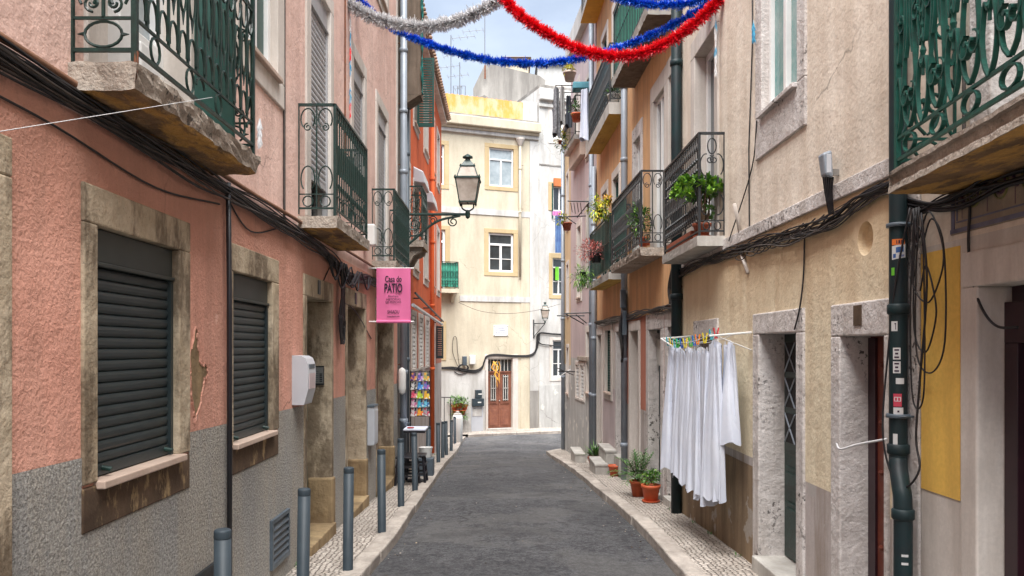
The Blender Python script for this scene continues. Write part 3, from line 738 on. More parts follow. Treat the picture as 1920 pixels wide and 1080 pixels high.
# ================================================================ LEFT SIDE
YP = lambda x: 1500*1.75/(945-x)          # y of a point of the left wall seen at picture column x
# ---- pink building
BP = Building('pink_building', 'long pink rendered house with rough grey base, roller shutters and three iron balconies', FP, 7.6)
u = lambda y: y+4
window(BP, u(YP(178)), u(YP(332)), -.573, .525, (.115,.15,.165,0), 'roller', old_stone, depth=.045, box=.15, o=.015)
ap = MB(); ap.fbox(FP, u(3.30), u(4.43), -.775, -.585, -.3, .012, dark_stone); ap.build('window_apron', BP.root, bevel=.008)
window(BP, u(5.137), u(6.007), -.623, .493, (.09,.17,.18,0), 'roller', old_stone, depth=.045, box=.16, o=.015)
ap = MB(); ap.fbox(FP, u(5.05), u(6.17), -.82, -.635, -.3, .012, dark_stone); ap.build('window_apron', BP.root, bevel=.008)
# shutter latches
for (a, z) in ((3.55,-.53),(4.2,-.53),(5.25,-.585),(5.92,-.585)):
    l = MB(); c = FP.P(u(a), z, -.04); l.tube([c, c+V((.05,.0,-.01))], .012, black_green, 8); l.build('shutter_latch', BP.root)
window(BP, u(1.6), u(2.70), -1.5, .60, (.1,.12,.14,.2), 'roller', old_stone, depth=.045, box=.15)
def jamb_block(B, F, yc, zt, zb):
    m = MB(); m.fbox(F, yc, yc+.14, zb, zt, -.22, .035, tan_stone); m.build('jamb_base', B.root, bevel=.02)
for (a, b, zt) in ((7.06,8.05,.46),(8.90,10.02,.48),(10.98,12.5,.5)):
    zg = gz((a+b)/2)+.10
    door(BP, u(a), u(b), zg, zt, (.10,.10,.19,0), old_stone, green_p if b < 9 else brown_p, depth=.23, step=.06, o=.015)
    jamb_block(BP, FP, u(b)-.035, zg+.45, zg-.1)
for (a, b) in ((7.45, .56), (9.3, .57)):
    m = MB(); m.fbox(FP, u(a), u(a+.09), b-.06, b+.07, .015, .024, black_green); m.build('number_plate', BP.root)
SL = 1.05
window(BP, u(3.5), u(4.42), SL+.11, 3.36, (.17,.15,.16,0), 'glass', cream_stone, depth=.16, sill=False, trans=.5, mull=1, bars=0, fw=.10, pm=glass_lt)
lp = MB()
for a in (3.62, 4.06):
    for z in (1.30, 1.42):
        pass
    lp.fbox(FP, u(a)-.02, u(a)+.30, 1.24, 1.62, -.155, -.12, white_p); lp.fbox(FP, u(a)+.03, u(a)+.25, 1.29, 1.57, -.12, -.105, white_p)
lp.build('window_panel', BP.root, bevel=.008)
sh = MB(); sh.hexa([FP.P(u(4.42),1.18,-.05),FP.P(u(4.45),1.18,-.05),FP.P(u(4.62),1.18,.20),FP.P(u(4.59),1.18,.20),FP.P(u(4.42),3.3,-.05),FP.P(u(4.45),3.3,-.05),FP.P(u(4.62),3.3,.20),FP.P(u(4.59),3.3,.20)], green_p)
sh.build('folded_shutter', BP.root, bevel=.005)
window(BP, u(5.35), u(6.13), 2.06, 3.36, (.16,.18,.16,.19), 'glass', cream_stone, depth=.07, mull=1, fw=.06, pm=green_p)
window(BP, u(7.19), u(8.0), SL+.11, 3.36, (.16,.15,.16,0), 'roller', cream_stone, depth=.035, sill=False, box=.21, bm=grey_slat, sm=grey_slat, zb=1.55, h=.055)
window(BP, u(9.24), u(9.94), 2.06, 3.36, (.15,.16,.16,.19), 'roller', cream_stone, depth=.035, box=.21, bm=grey_slat, sm=grey_slat, h=.055)
window(BP, u(11.03), u(11.88), SL+.11, 3.36, (.16,.15,.16,0), 'roller', cream_stone, depth=.035, sill=False, box=.21, bm=grey_slat, sm=grey_slat, h=.055)
for (a, b) in ((3.5,4.42),(5.35,6.13),(7.19,8.0),(9.24,9.94),(11.03,11.88)):
    window(BP, u(a), u(b), 4.95, 6.2, (.14,.14,.16,.16), 'glass', cream_stone, depth=.12)
balcony(BP, u(3.21), u(4.79), .285, 1.035, .11, .98, 'scroll', green_iron, o0=.285, rough=.009, rz=.06)
rb = MB(); c = FP.P(u(3.24), 1.12, .26)
rb.tube([c+V((0,0,.08)), c+V((0,-.008,-.03)), c+V((-.05,-.012,-.045)), c+V((-.19,-.012,-.04))], .011, rusty, 6)
rb.tube([c+V((-.02,-.01,-.05)), c+V((-.18,-.012,-.065))], .007, rusty, 6); rb.build('rusty_anchor', BP.root)
balcony(BP, u(6.78), u(8.40), .34, 1.017, .10, .95, 'bars', black_green, o0=.34, rough=.003)
balcony(BP, u(10.58), u(12.26), .32, 1.05, .10, .95, 'bars', black_green, o0=.32, rough=.003)
pl = MB(); sheet(pl, FP, 0, FP.L, -3.3, -.36, BP.holes+[(u(3.305),u(4.425),-.773,.6),(u(5.055),u(6.165),-.818,.6)], roughcast, .006, slope=-.013)
for h in (): pass
pl.build('plinth', BP.root, normals=False)
# flaked patch of render beside the first window
fp = MB(); c0 = [(4.50,.02),(4.53,.06),(4.555,.10),(4.575,.16),(4.595,.165),(4.60,.11),(4.605,.06),(4.63,.02),(4.635,-.03),(4.66,-.05),(4.69,-.055),(4.72,-.04),(4.755,-.07),(4.75,-.11),(4.725,-.135),(4.70,-.13),(4.69,-.17),(4.655,-.22),(4.64,-.27),(4.60,-.31),(4.575,-.37),(4.56,-.33),(4.545,-.27),(4.525,-.22),(4.505,-.14),(4.51,-.08)]
rj = random.Random(9); q0 = []
for (a, b), (c, d) in zip(c0, c0[1:]+c0[:1]):
    for k in range(4): t = k/4; q0.append((lerp(a,c,t)-.05+rj.uniform(-.006,.006), lerp(b,d,t)-.05+rj.uniform(-.008,.008)))
fp.face([FP.P(u(a), b, .003) for a, b in q0], tan_stone)
fp.grid([[FP.P(u(a),b,.003) for a,b in q0],[FP.P(u(a),b,-.001) for a,b in q0]], tan_stone, True); fp.build('flaked_patch', BP.root)
fl = MB(); q1 = [(a+.006*math.sin(i*1.7)+.012*(1 if a > 4.55 else -1), b+.008*math.sin(i*1.1)) for i, (a, b) in enumerate(q0)]
fl.grid([[FP.P(u(a),b,.004) for a,b in q0],[FP.P(u(a),b,.010) for a,b in [((p[0]*.5+r_[0]*.5),(p[1]*.5+r_[1]*.5)) for p, r_ in zip(q0,q1)]],[FP.P(u(a),b,-.002) for a,b in q1]], pink, True); fl.build('flake_edge', BP.root)
vt = MB(); ua, ub = u(YP(504)), u(YP(537)); z1, z0 = -1.29, -1.66
for (a,b,c,d) in ((ua,ub,z1-.03,z1),(ua,ub,z0,z0+.03),(ua,ua+.03,z0+.03,z1-.03),(ub-.03,ub,z0+.03,z1-.03)): vt.fbox(FP,a,b,c,d,0,.03,pipe_dark)
for k in range(6):
    z = z0+.05+k*.05; vt.hexa([FP.P(ua+.03,z,.004),FP.P(ub-.03,z,.004),FP.P(ub-.03,z-.02,.028),FP.P(ua+.03,z-.02,.028),FP.P(ua+.03,z+.03,.004),FP.P(ub-.03,z+.03,.004),FP.P(ub-.03,z-.012,.03),FP.P(ua+.03,z-.012,.03)], pipe_dark)
vt.fbox(FP,ua+.02,ub-.02,z0+.02,z1-.02,.0065,.009,dark_gap); vt.build('vent_grille', BP.root)
vt = MB(); vt.fbox(FP,u(4.45),u(4.92),-1.72,-1.29,.0,.012,pipe_black)
for z in (-1.31,-1.5): vt.fbox(FP,u(4.45),u(4.92),z,z+.03,.012,.03,black_iron)
vt.build('vent_grille', BP.root)
dp = MB(); dp.tube([(-1.715,5.0,-1.6),(-1.715,5.0,.2),(-1.72,4.99,1.03)], .016, pipe_black, 8); dp.build('downpipe', BP.root, smooth=True)
dp = MB(); dp.tube([(-1.738,6.33,.98),(-1.738,6.33,7.5)], .010, cable_g, 6); dp.build('conduit', BP.root)
dp = MB(); dp.tube([(-1.738,8.75,2.0),(-1.738,8.76,4.4),(-1.738,8.78,7.5)], .008, rusty, 6); dp.build('conduit', BP.root)
qn = MB(); qn.fbox(FP, FP.L-.17, FP.L+.0, .95, 7.55, -.2, .012, cream_stone); qn.build('corner_strip', BP.root)
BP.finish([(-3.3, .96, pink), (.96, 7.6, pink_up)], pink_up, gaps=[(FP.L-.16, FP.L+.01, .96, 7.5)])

# ---- narrow grey house with the timber bay
BG = Building('grey_house', 'narrow grey house with zinc downpipes and an overhanging timber bay beside the pink house', FG, 7.2)
u = lambda y: y-13.12
door(BG, u(13.75), u(14.55), gz(14.1)+.08, .45, (.12,.12,.16,0), grey_stone, pipe_dark, depth=.2, step=.05)
window(BG, u(14.1), u(14.8), 1.9, 3.3, (.1,.1,.12,0), 'glass', cream_stone, sill=False)
balcony(BG, u(14.1), u(14.98), .33, 1.78, .12, .95, 'scroll', green_iron, corbel=True, o0=.33)
b = MB(); b.fbox(FG, u(13.34), u(13.75), 4.22, 7.1, 0, .36, wood_u)
for k in range(2): b.fbox(FG, u(13.34), u(13.40)+k*.19, 0,0,0,0, wood_u) if False else b.fbox(FG, u(13.36)+k*.19, u(13.36)+k*.19+.02, 4.22, 7.1, .36, .372, wood_u)
for k in range(0): b.fbox(FG, u(13.315), u(13.337), 4.22+.0, 7.1, .10+k*.14, .15+k*.14, wood_u)
b.hexa([FG.P(u(13.34),4.05,0),FG.P(u(13.75),4.05,0),FG.P(u(13.75),4.05,.08),FG.P(u(13.34),4.05,.08),FG.P(u(13.34),4.217,0),FG.P(u(13.75),4.217,0),FG.P(u(13.75),4.217,.34),FG.P(u(13.34),4.217,.34)], wood_u)
b.build('timber_bay', BG.root)
downpipe(BG, -1.655, 13.19, -2.1, 7.3, .058, pipe_grey, (-1.2,-.4,.9,1.9,2.9,3.9,4.9))
downpipe(BG, -1.66, 13.62, -2.15, 4.1, .050, pipe_dark, (-1.3,-.2,.9,2.0,3.3))
BG.finish([(-3.3, 7.2, cement)], cement)
nt_ = MB(); rows = []
for i in range(26):
    z = lerp(4.25, 7.0, i/25); rows.append([V((-1.372+.02*math.sin(i*1.3+k), 13.30+.05*k+.03*math.sin(i*2.1+k), z)) for k in range(5)])
nt_.grid(rows, teal_net); nt_.build('netting', label='torn teal netting hanging down the edge of the timber bay', cat='netting')

# ---- red building
BR = Building('red_building', 'orange-red house with hooded windows and a tiled eave at the end of the left side', FR, 6.6)
u = lambda y: y-15.0
for (a, b) in ((15.5,16.3),(17.6,18.5),(19.6,20.4),(21.3,22.1)):
    window(BR, u(a), u(b), 1.55, 3.15, (.13,.13,.12,.16), 'louvre', cream_stone, depth=.08, sm=green_p if a < 18 else white_p)
    window(BR, u(a), u(b), 4.40, 5.76, (.12,.12,.12,.14), 'glass', cream_stone, depth=.10)
for (a, b) in ((15.4,16.4),(17.5,18.6)):
    h = MB(); h.hexa([FR.P(u(a),3.20,0),FR.P(u(b),3.20,0),FR.P(u(b),3.16,.24),FR.P(u(a),3.16,.24),FR.P(u(a),3.50,0),FR.P(u(b),3.50,0),FR.P(u(b),3.40,.20),FR.P(u(a),3.40,.20)], box_grey)
    h.build('window_hood', BR.root, bevel=.02)
for (a, b) in ((15.15,15.85),(16.55,17.3),(18.0,18.8),(19.8,20.5)):
    wn = window(BR, u(a), u(b), -.40, .62, (.10,.10,.10,.06), 'glass', cream_stone, depth=.06, sill=False, mull=1, bars=1)
    g = MB()
    for k in range(12):
        z = -.38+k*.085
        for j in range(7):
            q = u(a)+.04+j*(b-a-.08)/6; g.fbox(FR, q-.028, q+.028, z, z+.055, -.02, -.004, white_p)
    g.build('lattice', wn)
sh = MB(); 
def perp(mb, F, uu, o0, o1, z0, z1, m, th=.035, louv=0, fm=None):
    mb.fbox(F, uu, uu+th, z0, z1, o0, o0+.04, fm or m); mb.fbox(F, uu, uu+th, z0, z1, o1-.04, o1, fm or m)
    mb.fbox(F, uu, uu+th, z0, z0+.05, o0+.04, o1-.04, m); mb.fbox(F, uu, uu+th, z1-.05, z1, o0+.04, o1-.04, m)
    n = louv or 1
    for k in range(n):
        a, b = lerp(z0+.05, z1-.05, k/n), lerp(z0+.05, z1-.05, (k+.72)/n) if louv else z1-.05
        mb.fbox(F, uu+.008, uu+th-.008, a, b, o0+.04, o1-.04, m)
perp(sh, FR, u(16.0), .02, .36, 4.42, 5.80, green_p, louv=26); sh.build('open_shutter', BR.root)
sh = MB(); perp(sh, FR, u(20.8), .02, .21, -.28, .56, roller_m, louv=15); sh.build('open_shutter', BR.root)
downpipe(BR, -1.70, 19.0, -2.5, 6.4, .05, red, (-.5,1.0,2.5,4.0,5.6))
e = MB()
for k in range(40):
    y = 15.0+k*.2; e.hexa([(-1.9,y,6.60),(-1.57,y,6.50),(-1.57,y+.17,6.50),(-1.9,y+.17,6.60),(-1.9,y,6.70),(-1.57,y,6.56),(-1.57,y+.17,6.56),(-1.9,y+.17,6.70)], tiles_m)
    e.lathe((-1.56, y+.085, 6.56), [(.05,-.03),(.055,0),(.03,.03)], tiles_m, 8)
e.box(-1.95,-1.64,15.0,23.0,6.42,6.50,cream_stone); e.build('tiled_eave', BR.root)
BR.finish([(-3.3,-.42,plinth_r), (-.42,.75,terracotta), (.75,6.6,red)], red)
aw = MB(); aw.tube([(-1.62,14.6,1.0),(-1.62,21.3,.70)], .022, black_iron, 6); aw.tube([(-1.66,14.6,.78),(-1.64,21.2,.62)], .035, box_grey, 6)
for y in (15.5,17.5,19.5,21.2): z = lerp(1.0,.70,(y-14.6)/6.7); aw.tube([(-1.78,y,z+.0),(-1.62,y,z)], .014, black_iron, 5); aw.tube([(-1.78,y,z-.13),(-1.66,y,z-.17)], .014, black_iron, 5)
aw.build('awning_rail', label='folded awning rail running along the ground floor of the orange-red house', cat='awning')

# ================================================================ END OF THE STREET
BN = Building('ivory_building', 'ivory plastered house with a red-brown double door closing the end of the street', FN, 8.30, back=8, z0=-3.3)
def rect(F, x0, x1, y0, y1):
    ua, ub = F.u(x0), F.u(x1); xm = (x0+x1)/2; return ua, ub, F.px(xm, y1)[1], F.px(xm, y0)[1]
a, b, c, d = rect(FN, 917, 963, 278, 350); window(BN, a, b, c, d, (.17,.17,.15,.15), 'glass', yel_stone, depth=.08, sill=False, trans=.42, fm=white_p, fw=.055, pm=glass_lt)
a, b, c, d = rect(FN, 916, 963, 437, 510); window(BN, a, b, c, d, (.17,.17,.15,.15), 'glass', yel_stone, depth=.08, sill=False, trans=.42, fw=.075, bars=1)
a, b, c, d = rect(FN, 800, 833, 270, 345); window(BN, a, b, c, d, (.17,.17,.15,.15), 'glass', yel_stone, depth=.08, sill=False, trans=.42)
a, b, c, d = rect(FN, 806, 835, 430, 548); window(BN, a, b, c, d, (.17,.17,.15,0), 'glass', yel_stone, depth=.08, sill=False, trans=.42, fw=.08)
a, b, c, d = rect(FN, 800, 828, 610, 668); window(BN, a, b, c, d, (.17,.17,.15,.15), 'glass', yel_stone, depth=.08, sill=False)
uu0, zz = FN.px(803, 548, .35); uu1, _ = FN.px(860, 548, .35)
balcony(BN, uu0, uu1, .42, zz, .14, .95, 'bars', green_iron, edge=endcream, under=endcream, o0=.42, rough=0, screen=green_net, corbel=True)
a, b, c, d = rect(FN, 915, 961, 672, 803)
dr = door(BN, a, b, c, d, (.14,.22,.14,0), cream_stone, brick_door, depth=.14, n=2, trans=.52, step=.10, rows=(0,.36,.40,.93))
gl = MB()
for k in (0, 1):
    q = lerp(a, b, .25+.5*k)
    gl.fbox(FN, q-.11, q+.11, c+1.0, c+1.95, -.14+.031, -.14+.035, dark_gap)
    for j in range(3): gl.fbox(FN, q-.10+j*.085, q-.07+j*.085, c+1.0, c+1.95, -.10, -.085, marble)
    for j in range(3): gl.fbox(FN, q-.11, q+.11, c+1.03+j*.42, c+1.06+j*.42, -.085, -.075, marble)
gl.build('iron_grille', dr)
L_ = FN.L
co = MB()
for (z0, z1, o) in ((7.72,7.86,.10),(7.86,7.96,.16),(7.96,8.30,.30)): co.fbox(FN, 0, L_-.02, z0, z1, -.1, o, endcream if z0 > 7.8 else whitewash)
co.build('cornice', BN.root, bevel=.03)
pr = MB(); pr.fbox(FN, 0, L_-.05, 8.45, 9.10, -.35, -.05, lichen); pr.fbox(FN, L_-.62, L_-.04, 8.45, 9.16, -.36, -.03, whitewash); pr.build('parapet', BN.root)
tl = MB()
for k in range(26): q = .2+k*.19; tl.lathe(tuple(FN.P(L_-5.2+q, 9.1, -.3)), [(.10,0),(.08,.05),(.03,.09)], orange_tile, 8)
tl.build('tile_row', BN.root)
bd = MB(); z = FN.px(920, 401)[1]; bd.fbox(FN, 0, L_-.35, z-.05, z+.16, 0, .03, whitewash); z = FN.px(930, 563)[1]; bd.fbox(FN, FN.u(862), L_-.35, z-.06, z+.14, 0, .03, whitewash); bd.build('string_course', BN.root)
ws = MB(); ws.fbox(FN, 0, FN.u(911), -3.2, FN.px(880, 694)[1], 0, .02, whitewash); ws.build('dado', BN.root)
pb = MB(); pb.fbox(FN, L_-.37, L_-.02, -1.6, 7.7, 0, .025, whitewash); pb.fbox(FN, L_-.37, L_-.02, -3.2, -1.6, 0, .022, cement)
pb.build('corner_pilaster', BN.root)
pl_ = MB(); pl_.fbox(FN, L_-.73, L_-.38, -3.2, 7.7, 0, .018, endcream); pl_.build('inner_pilaster', BN.root)
c = FN.P(FN.u(974), 0, .07); downpipe(BN, c.x, c.y, FN.px(974,520)[1], FN.px(974,270)[1], .045, endcream, (5.0,6.6))
hp = MB(); hp.lathe((c.x,c.y,FN.px(974,270)[1]), [(.05,-.1),(.14,.1),(.16,.14),(.16,.2)], cream_stone, 12); hp.build('rain_hopper', BN.root)
BN.finish([(-3.3, 8.3, endcream)], endcream, roof=cement)
# firewall and house tops behind
bk = thing('gable_wall', 'weathered grey cement gable wall rising behind the ivory house parapet', 'wall', (0,34,6))
m = MB(); Y = 33.0; q = lambda x, y, Y=Y: V(((x-CX)/F0*Y, Y, (CY-y)/F0*Y))
out = [q(888,200), q(887,166), q(909,121), q(930,122), q(1012,142), q(1022,150), q(1022,205)]
m.face(out, cement); m.face([p+V((0,.5,0)) for p in out], cement); m.grid([out, [p+V((0,.5,0)) for p in out]], cement, True)
m.build('gable', bk)
m = MB(); out = [q(905,206,32.4), q(936,195,32.4), q(908,178,32.4), q(895,184,32.4)]
m.face(out, cement); m.face([p+V((0,.4,0)) for p in out], cement); m.grid([out, [p+V((0,.4,0)) for p in out]], cement, True); m.build('flashing', bk)
m = MB(); p = q(909.5,148,32.9); m.box(p.x-.03,p.x+.03,32.85,32.9,p.z,p.z+.55,rusty); m.build('rust_streak_pipe', bk)
hb = thing('far_house', 'small cream house top with a low tiled roof behind the grey gable', 'building', (1,45,8))
m = MB(); a, b = q(944,160,45), q(991,109,45); m.box(a.x,b.x,45,52,a.z,b.z,endcream); m.build('wall', hb)
m = MB(); t = q(971,94,45).z; xm = (a.x+b.x)/2
m.hexa([(a.x-.15,44.8,b.z),(b.x+.15,44.8,b.z),(b.x+.15,52.2,b.z),(a.x-.15,52.2,b.z),(xm-.5,46,t),(xm+.5,46,t),(xm+.5,51,t),(xm-.5,51,t)], tiles_m); m.build('roof', hb)
hb = thing('far_house', 'white house block with a grey hipped roof above the white building', 'building', (4,42,8))
m = MB(); a, b = q(1008,190,42), q(1100,122,42); m.box(a.x,b.x,42,50,a.z,b.z,whitewash); m.build('wall', hb)
m = MB(); t = q(1050,92,42).z; m.hexa([(a.x-.1,41.8,b.z),(b.x+.1,41.8,b.z),(b.x+.1,50.2,b.z),(a.x-.1,50.2,b.z),(a.x+1.1,44,t),(b.x-.6,44,t),(b.x-.6,48,t),(a.x+1.1,48,t)], cement); m.build('roof', hb)
def antenna(x, ytop, ybot, Y, arms, label):
    r = thing('tv_antenna', label, 'antenna', tuple(q(x, ybot, Y)), 'rooftop antennas'); m = MB(); m.tube([q(x,ybot,Y), q(x,ytop,Y)], .022, steel, 6); m.build('mast', r)
    for (y, x0, x1) in arms:
        m = MB(); a, b = q(x0,y+2,Y), q(x1,y-2,Y); m.tube([a, b], .010, steel, 5); n = max(3, int(abs(x1-x0)/9))
        for k in range(n): c = a.lerp(b, k/(n-1)); m.tube([c+V((-.03,-.25,0)), c+V((.03,.25,0))], .006, steel, 4); m.tube([c+V((0,0,-.05)), c+V((0,0,.05))], .006, steel, 4)
        m.build('aerial', r)
antenna(845.5, 66, 180, 31, [(70,848,890),(125,826,862),(105,832,846)], 'tall television mast with three crossed aerials, left of the others')
antenna(862, 117, 180, 31.5, [(142,840,878),(165,853,866)], 'short television mast just right of the tallest one')
antenna(909, 25, 150, 33.3, [(58,868,906)], 'single tall mast standing on the grey gable peak')
hk = MB()
for k in range(2): P0 = q(850+k*8,178,31.2); hk.tube([P0, P0+V((0,0,.35)), P0+V((.3,0,.35)), P0+V((.3,0,0))], .02, steel, 6)
hk.build('roof_rail', label='small bent steel pipe rail on the roof beside the masts', cat='rail')

BW = Building('white_building', 'white plastered house with stained base, set right of the ivory house', FW, 9.7, back=8)
a, b, c, d = rect(FW, 1037, 1062, 350, 396); window(BW, a, b, c, d, (.2,.2,.15,.0), 'glass', yel_stone, depth=.08, sill=False)
ob = MB(); ob.fbox(FW, a, b, d-.02, d+.30, .02, .10, orange_tile); ob.build('roller_blind', BW.root, bevel=.02)
gs = MB(); gs.fbox(FW, a-.06, a-.02, c-.3, d+.1, .02, .06, green_p); gs.build('green_frame', BW.root)
a, b, c, d = rect(FW, 1036, 1060, 484, 553); window(BW, a, b, c, d, (.15,.2,.18,.15), 'glass', yel_stone, depth=.08, sill=False, trans=.35, bars=1)
cu = MB(); cu.fbox(FW, a+.1, a+.24, c+.55, c+1.05, .02, .05, col('lime_cloth', (.16,.55,.03))); cu.build('green_curtain', BW.root)
a, b, c, d = rect(FW, 1036, 1060, 638, 707); window(BW, a, b, c, d, (.12,.2,.1,.15), 'glass', cream_stone, depth=.08, sill=False, trans=.35, bars=1, pm=glass_dk)
a, b, c, d = rect(FW, 1035, 1056, 165, 260); window(BW, a, b, c, d, (.15,.2,.15,.2), 'glass', cream_stone, depth=.08, sill=False)
mb = MB(); mb.fbox(FW, 0, 2.5, -3.2, FW.px(1040,722)[1], 0, .02, dirty_white); mb.build('stained_base', BW.root)
mb = MB()
for (z0, z1, o) in ((9.0,9.12,.08),(9.25,9.42,.18),(9.42,9.7,.10)): mb.fbox(FW, 0, 5, z0, z1, -.1, o, whitewash)
mb.build('cornice', BW.root, bevel=.02)
mb = MB(); z = FW.px(1030,310)[1]; mb.fbox(FW, .02, 5, z-.02, z+.03, 0, .02, cement); mb.build('string_course', BW.root)
BW.finish([(-3.3, 9.7, whitewash)], whitewash, roof=cement)

# ================================================================ RIGHT SIDE
# ---- shop
BS = Building('tiled_shop', 'pale stone shopfront with a yellow wall panel, tile frieze and green balcony', FS, 7.0)
u = lambda y: y+4
dr = door(BS, u(2.35), u(3.52), -1.62, .27, (.14,.13,.16,0), cream_stone, oxblood, depth=.13, panels=False, step=.04, knob=False)
m = MB(); m.fbox(FS,u(2.35),u(3.52),.02,.20,-.13,-.10,oxblood)
for q in (u(2.36), u(3.42)): m.fbox(FS,q,q+.09,-1.6,.02,-.13,-.095,oxblood)
m.fbox(FS,u(2.5),u(3.38),-1.5,-.05,-.128,-.122,glass_dk); m.build('door_frame', dr, bevel=.006)
m = MB(); m.fbox(FS,u(3.68),u(4.02),-.705,.47,0,.004,yellow); m.build('painted_panel', BS.root)
m = MB(); m.fbox(FS,u(4.02),u(4.3)-.003,-2,.80,0,.018,grey_stone); m.build('pilaster', BS.root, bevel=.01)
m = MB(); m.fbox(FS,u(1.9),u(3.75),.525,.80,0,.006,tile_base); m.fbox(FS,u(1.9),u(3.75),.53,.55,.006,.009,tile_blue); m.fbox(FS,u(1.9),u(3.70),.575,.582,.006,.009,tile_blue)
m.fbox(FS,u(3.715),u(3.74),.55,.80,.006,.009,tile_blue); m.fbox(FS,u(3.69),u(3.70),.585,.80,.006,.009,tile_blue)
for k in range(9):
    cu_, cz_ = u(3.56)-k*.19, .69
    for rr, mm in ((.062,tile_green),(.04,tile_purple)):
        m.tube([FS.P(cu_+rr*.8*math.cos(t*math.pi/8), cz_+rr*math.sin(t*math.pi/8), .009) for t in range(17)], .005, mm, 4, False)
    for t in range(6): a = t*math.pi/3; m.lathe(tuple(FS.P(cu_+.022*math.cos(a), cz_+.022*math.sin(a), .010)), [(.008,-.004),(.009,.0),(.004,.004)], tile_green, 6)
    m.fbox(FS, cu_+.094, cu_+.097, .59, .80, .006, .008, tile_purple)
    m.tube([FS.P(cu_+.095-.02, cz_-.03, .009), FS.P(cu_+.095, cz_, .009), FS.P(cu_+.095+.02, cz_+.04, .009)], .006, tile_purple, 4)
m.build('tile_frieze', BS.root, normals=False)
window(BS, u(2.55), u(3.42), .83, 3.1, (.16,.16,.18,0), 'glass', grey_stone, depth=.14, sill=False, mull=1, fw=.09, pm=glass_lt, trans=.4)
m = MB(); m.tube([FS.P(u(3.60),.86,.03),FS.P(u(3.60),3.0,.03)],.008,cable_g,6); m.build('conduit', BS.root)
balcony(BS, u(2.25), u(3.75), .30, .72, .10, 1.02, 'lyre', teal_iron, o0=.46, rough=.0025, rz=.05, edge=slab_m, prof=True)
window(BS, u(2.5), u(3.4), 4.2, 6.2, (.16,.16,.18,.1), 'glass', grey_stone, depth=.14)
pth = catm([(2.03,4.12,6.8),(2.03,4.12,3),(2.03,4.12,0),(2.03,4.12,-.50),(2.02,4.10,-.60),(2.0,4.03,-.70),(1.995,4.0,-.80),(1.995,4.0,-1.2),(1.995,4.0,-1.85)], 6)
pp = MB(); pp.tube(pth, .044, pipe_teal, 18)
for (x, y, z) in ((2.03,4.12,.20),(2.03,4.12,-.52),(1.995,4.0,-.83)): pp.lathe((x,y,z), [(.046,-.03),(.054,-.022),(.054,.02),(.046,.026)], pipe_teal, 18)
for (x, y, z) in ((2.03,4.12,.63),(2.03,4.12,-.35)): pp.lathe((x,y,z), [(.056,-.01),(.058,-.008),(.058,.008),(.056,.01)], pipe_dark, 18); pp.tube([(x-.02,y-.055,z),(x+.06,y-.055,z)], .006, pipe_dark, 5)
pipe = pp.build('downpipe', BS.root, smooth=True)
# worn stickers on the pipe: curved patches just off its surface
def sticker(z0, z1, a0, a1, m, marks=(), r=.0455, x=2.03, y=4.12, tilt=0):
    mb = MB(); n = 6
    def cp(t, z, rr): a = math.radians(lerp(a0, a1, t)); return V((x+rr*math.cos(a), y+rr*math.sin(a), z+tilt*(t-.5)))
    mb.grid([[cp(i/n, z0, r), ] and cp(i/n, z0, r) for i in range(n+1)], m) if False else mb.grid([[cp(i/n, z0, r) for i in range(n+1)], [cp(i/n, z1, r) for i in range(n+1)]], m)
    for (t0, t1, s0, s1, mm) in marks:
        mb.grid([[cp(lerp(t0,t1,i/3), lerp(z0,z1,s0), r+.0008) for i in range(4)], [cp(lerp(t0,t1,i/3), lerp(z0,z1,s1), r+.0008) for i in range(4)]], mm)
    return mb.build('sticker', pipe, normals=False)
s_or, s_wh, s_bl, s_rd, s_gn = col('sticker_orange',(.70,.17,.03)), col('sticker_white',(.62,.62,.62)), col('sticker_blue',(.03,.10,.30)), col('sticker_red',(.55,.05,.09)), col('sticker_green',(.12,.45,.03))
sticker(.53-.005,.555,205,285,s_or,[(.35,.42,.2,.8,ink),(.5,.62,.2,.8,ink),(.7,.8,.2,.8,ink)])
sticker(.455,.525,205,290,s_wh,[(.3,.85,.45,.85,s_bl),(.1,.3,.1,.4,s_bl),(.5,.9,.1,.25,ink_blue)], tilt=.01)
sticker(.37,.41,200,222,s_gn)
sticker(.085,.135,200,240,s_wh,[(.55,.8,.70,.82,ink),(.68,.78,.15,.7,ink)])
for zc in (-.03,-.10): sticker(zc-.03,zc+.03,212,258,s_wh,[(.2,.8,.12,.26,ink),(.3,.7,.42,.58,ink),(.2,.8,.74,.88,ink)])
sticker(-.185,-.155,230,280,s_wh); sticker(-.30,-.235,215,265,s_rd,[(.1,.9,.4,.75,s_wh),(.2,.45,.45,.7,s_rd),(.55,.8,.45,.7,s_rd)]); sticker(-.355,-.305,215,275,s_wh,[(.4,.6,.5,.7,ink)])
sticker(-.50,-.44,212,240,s_wh)
for z in (-1.03,-1.07): sticker(z-.006,z+.006,235,275,s_wh,r=.0455,x=1.995,y=4.0)
BS.finish([(-3.3,.50,cream_stone),(.50,7.0,cream_up)], cream_up)

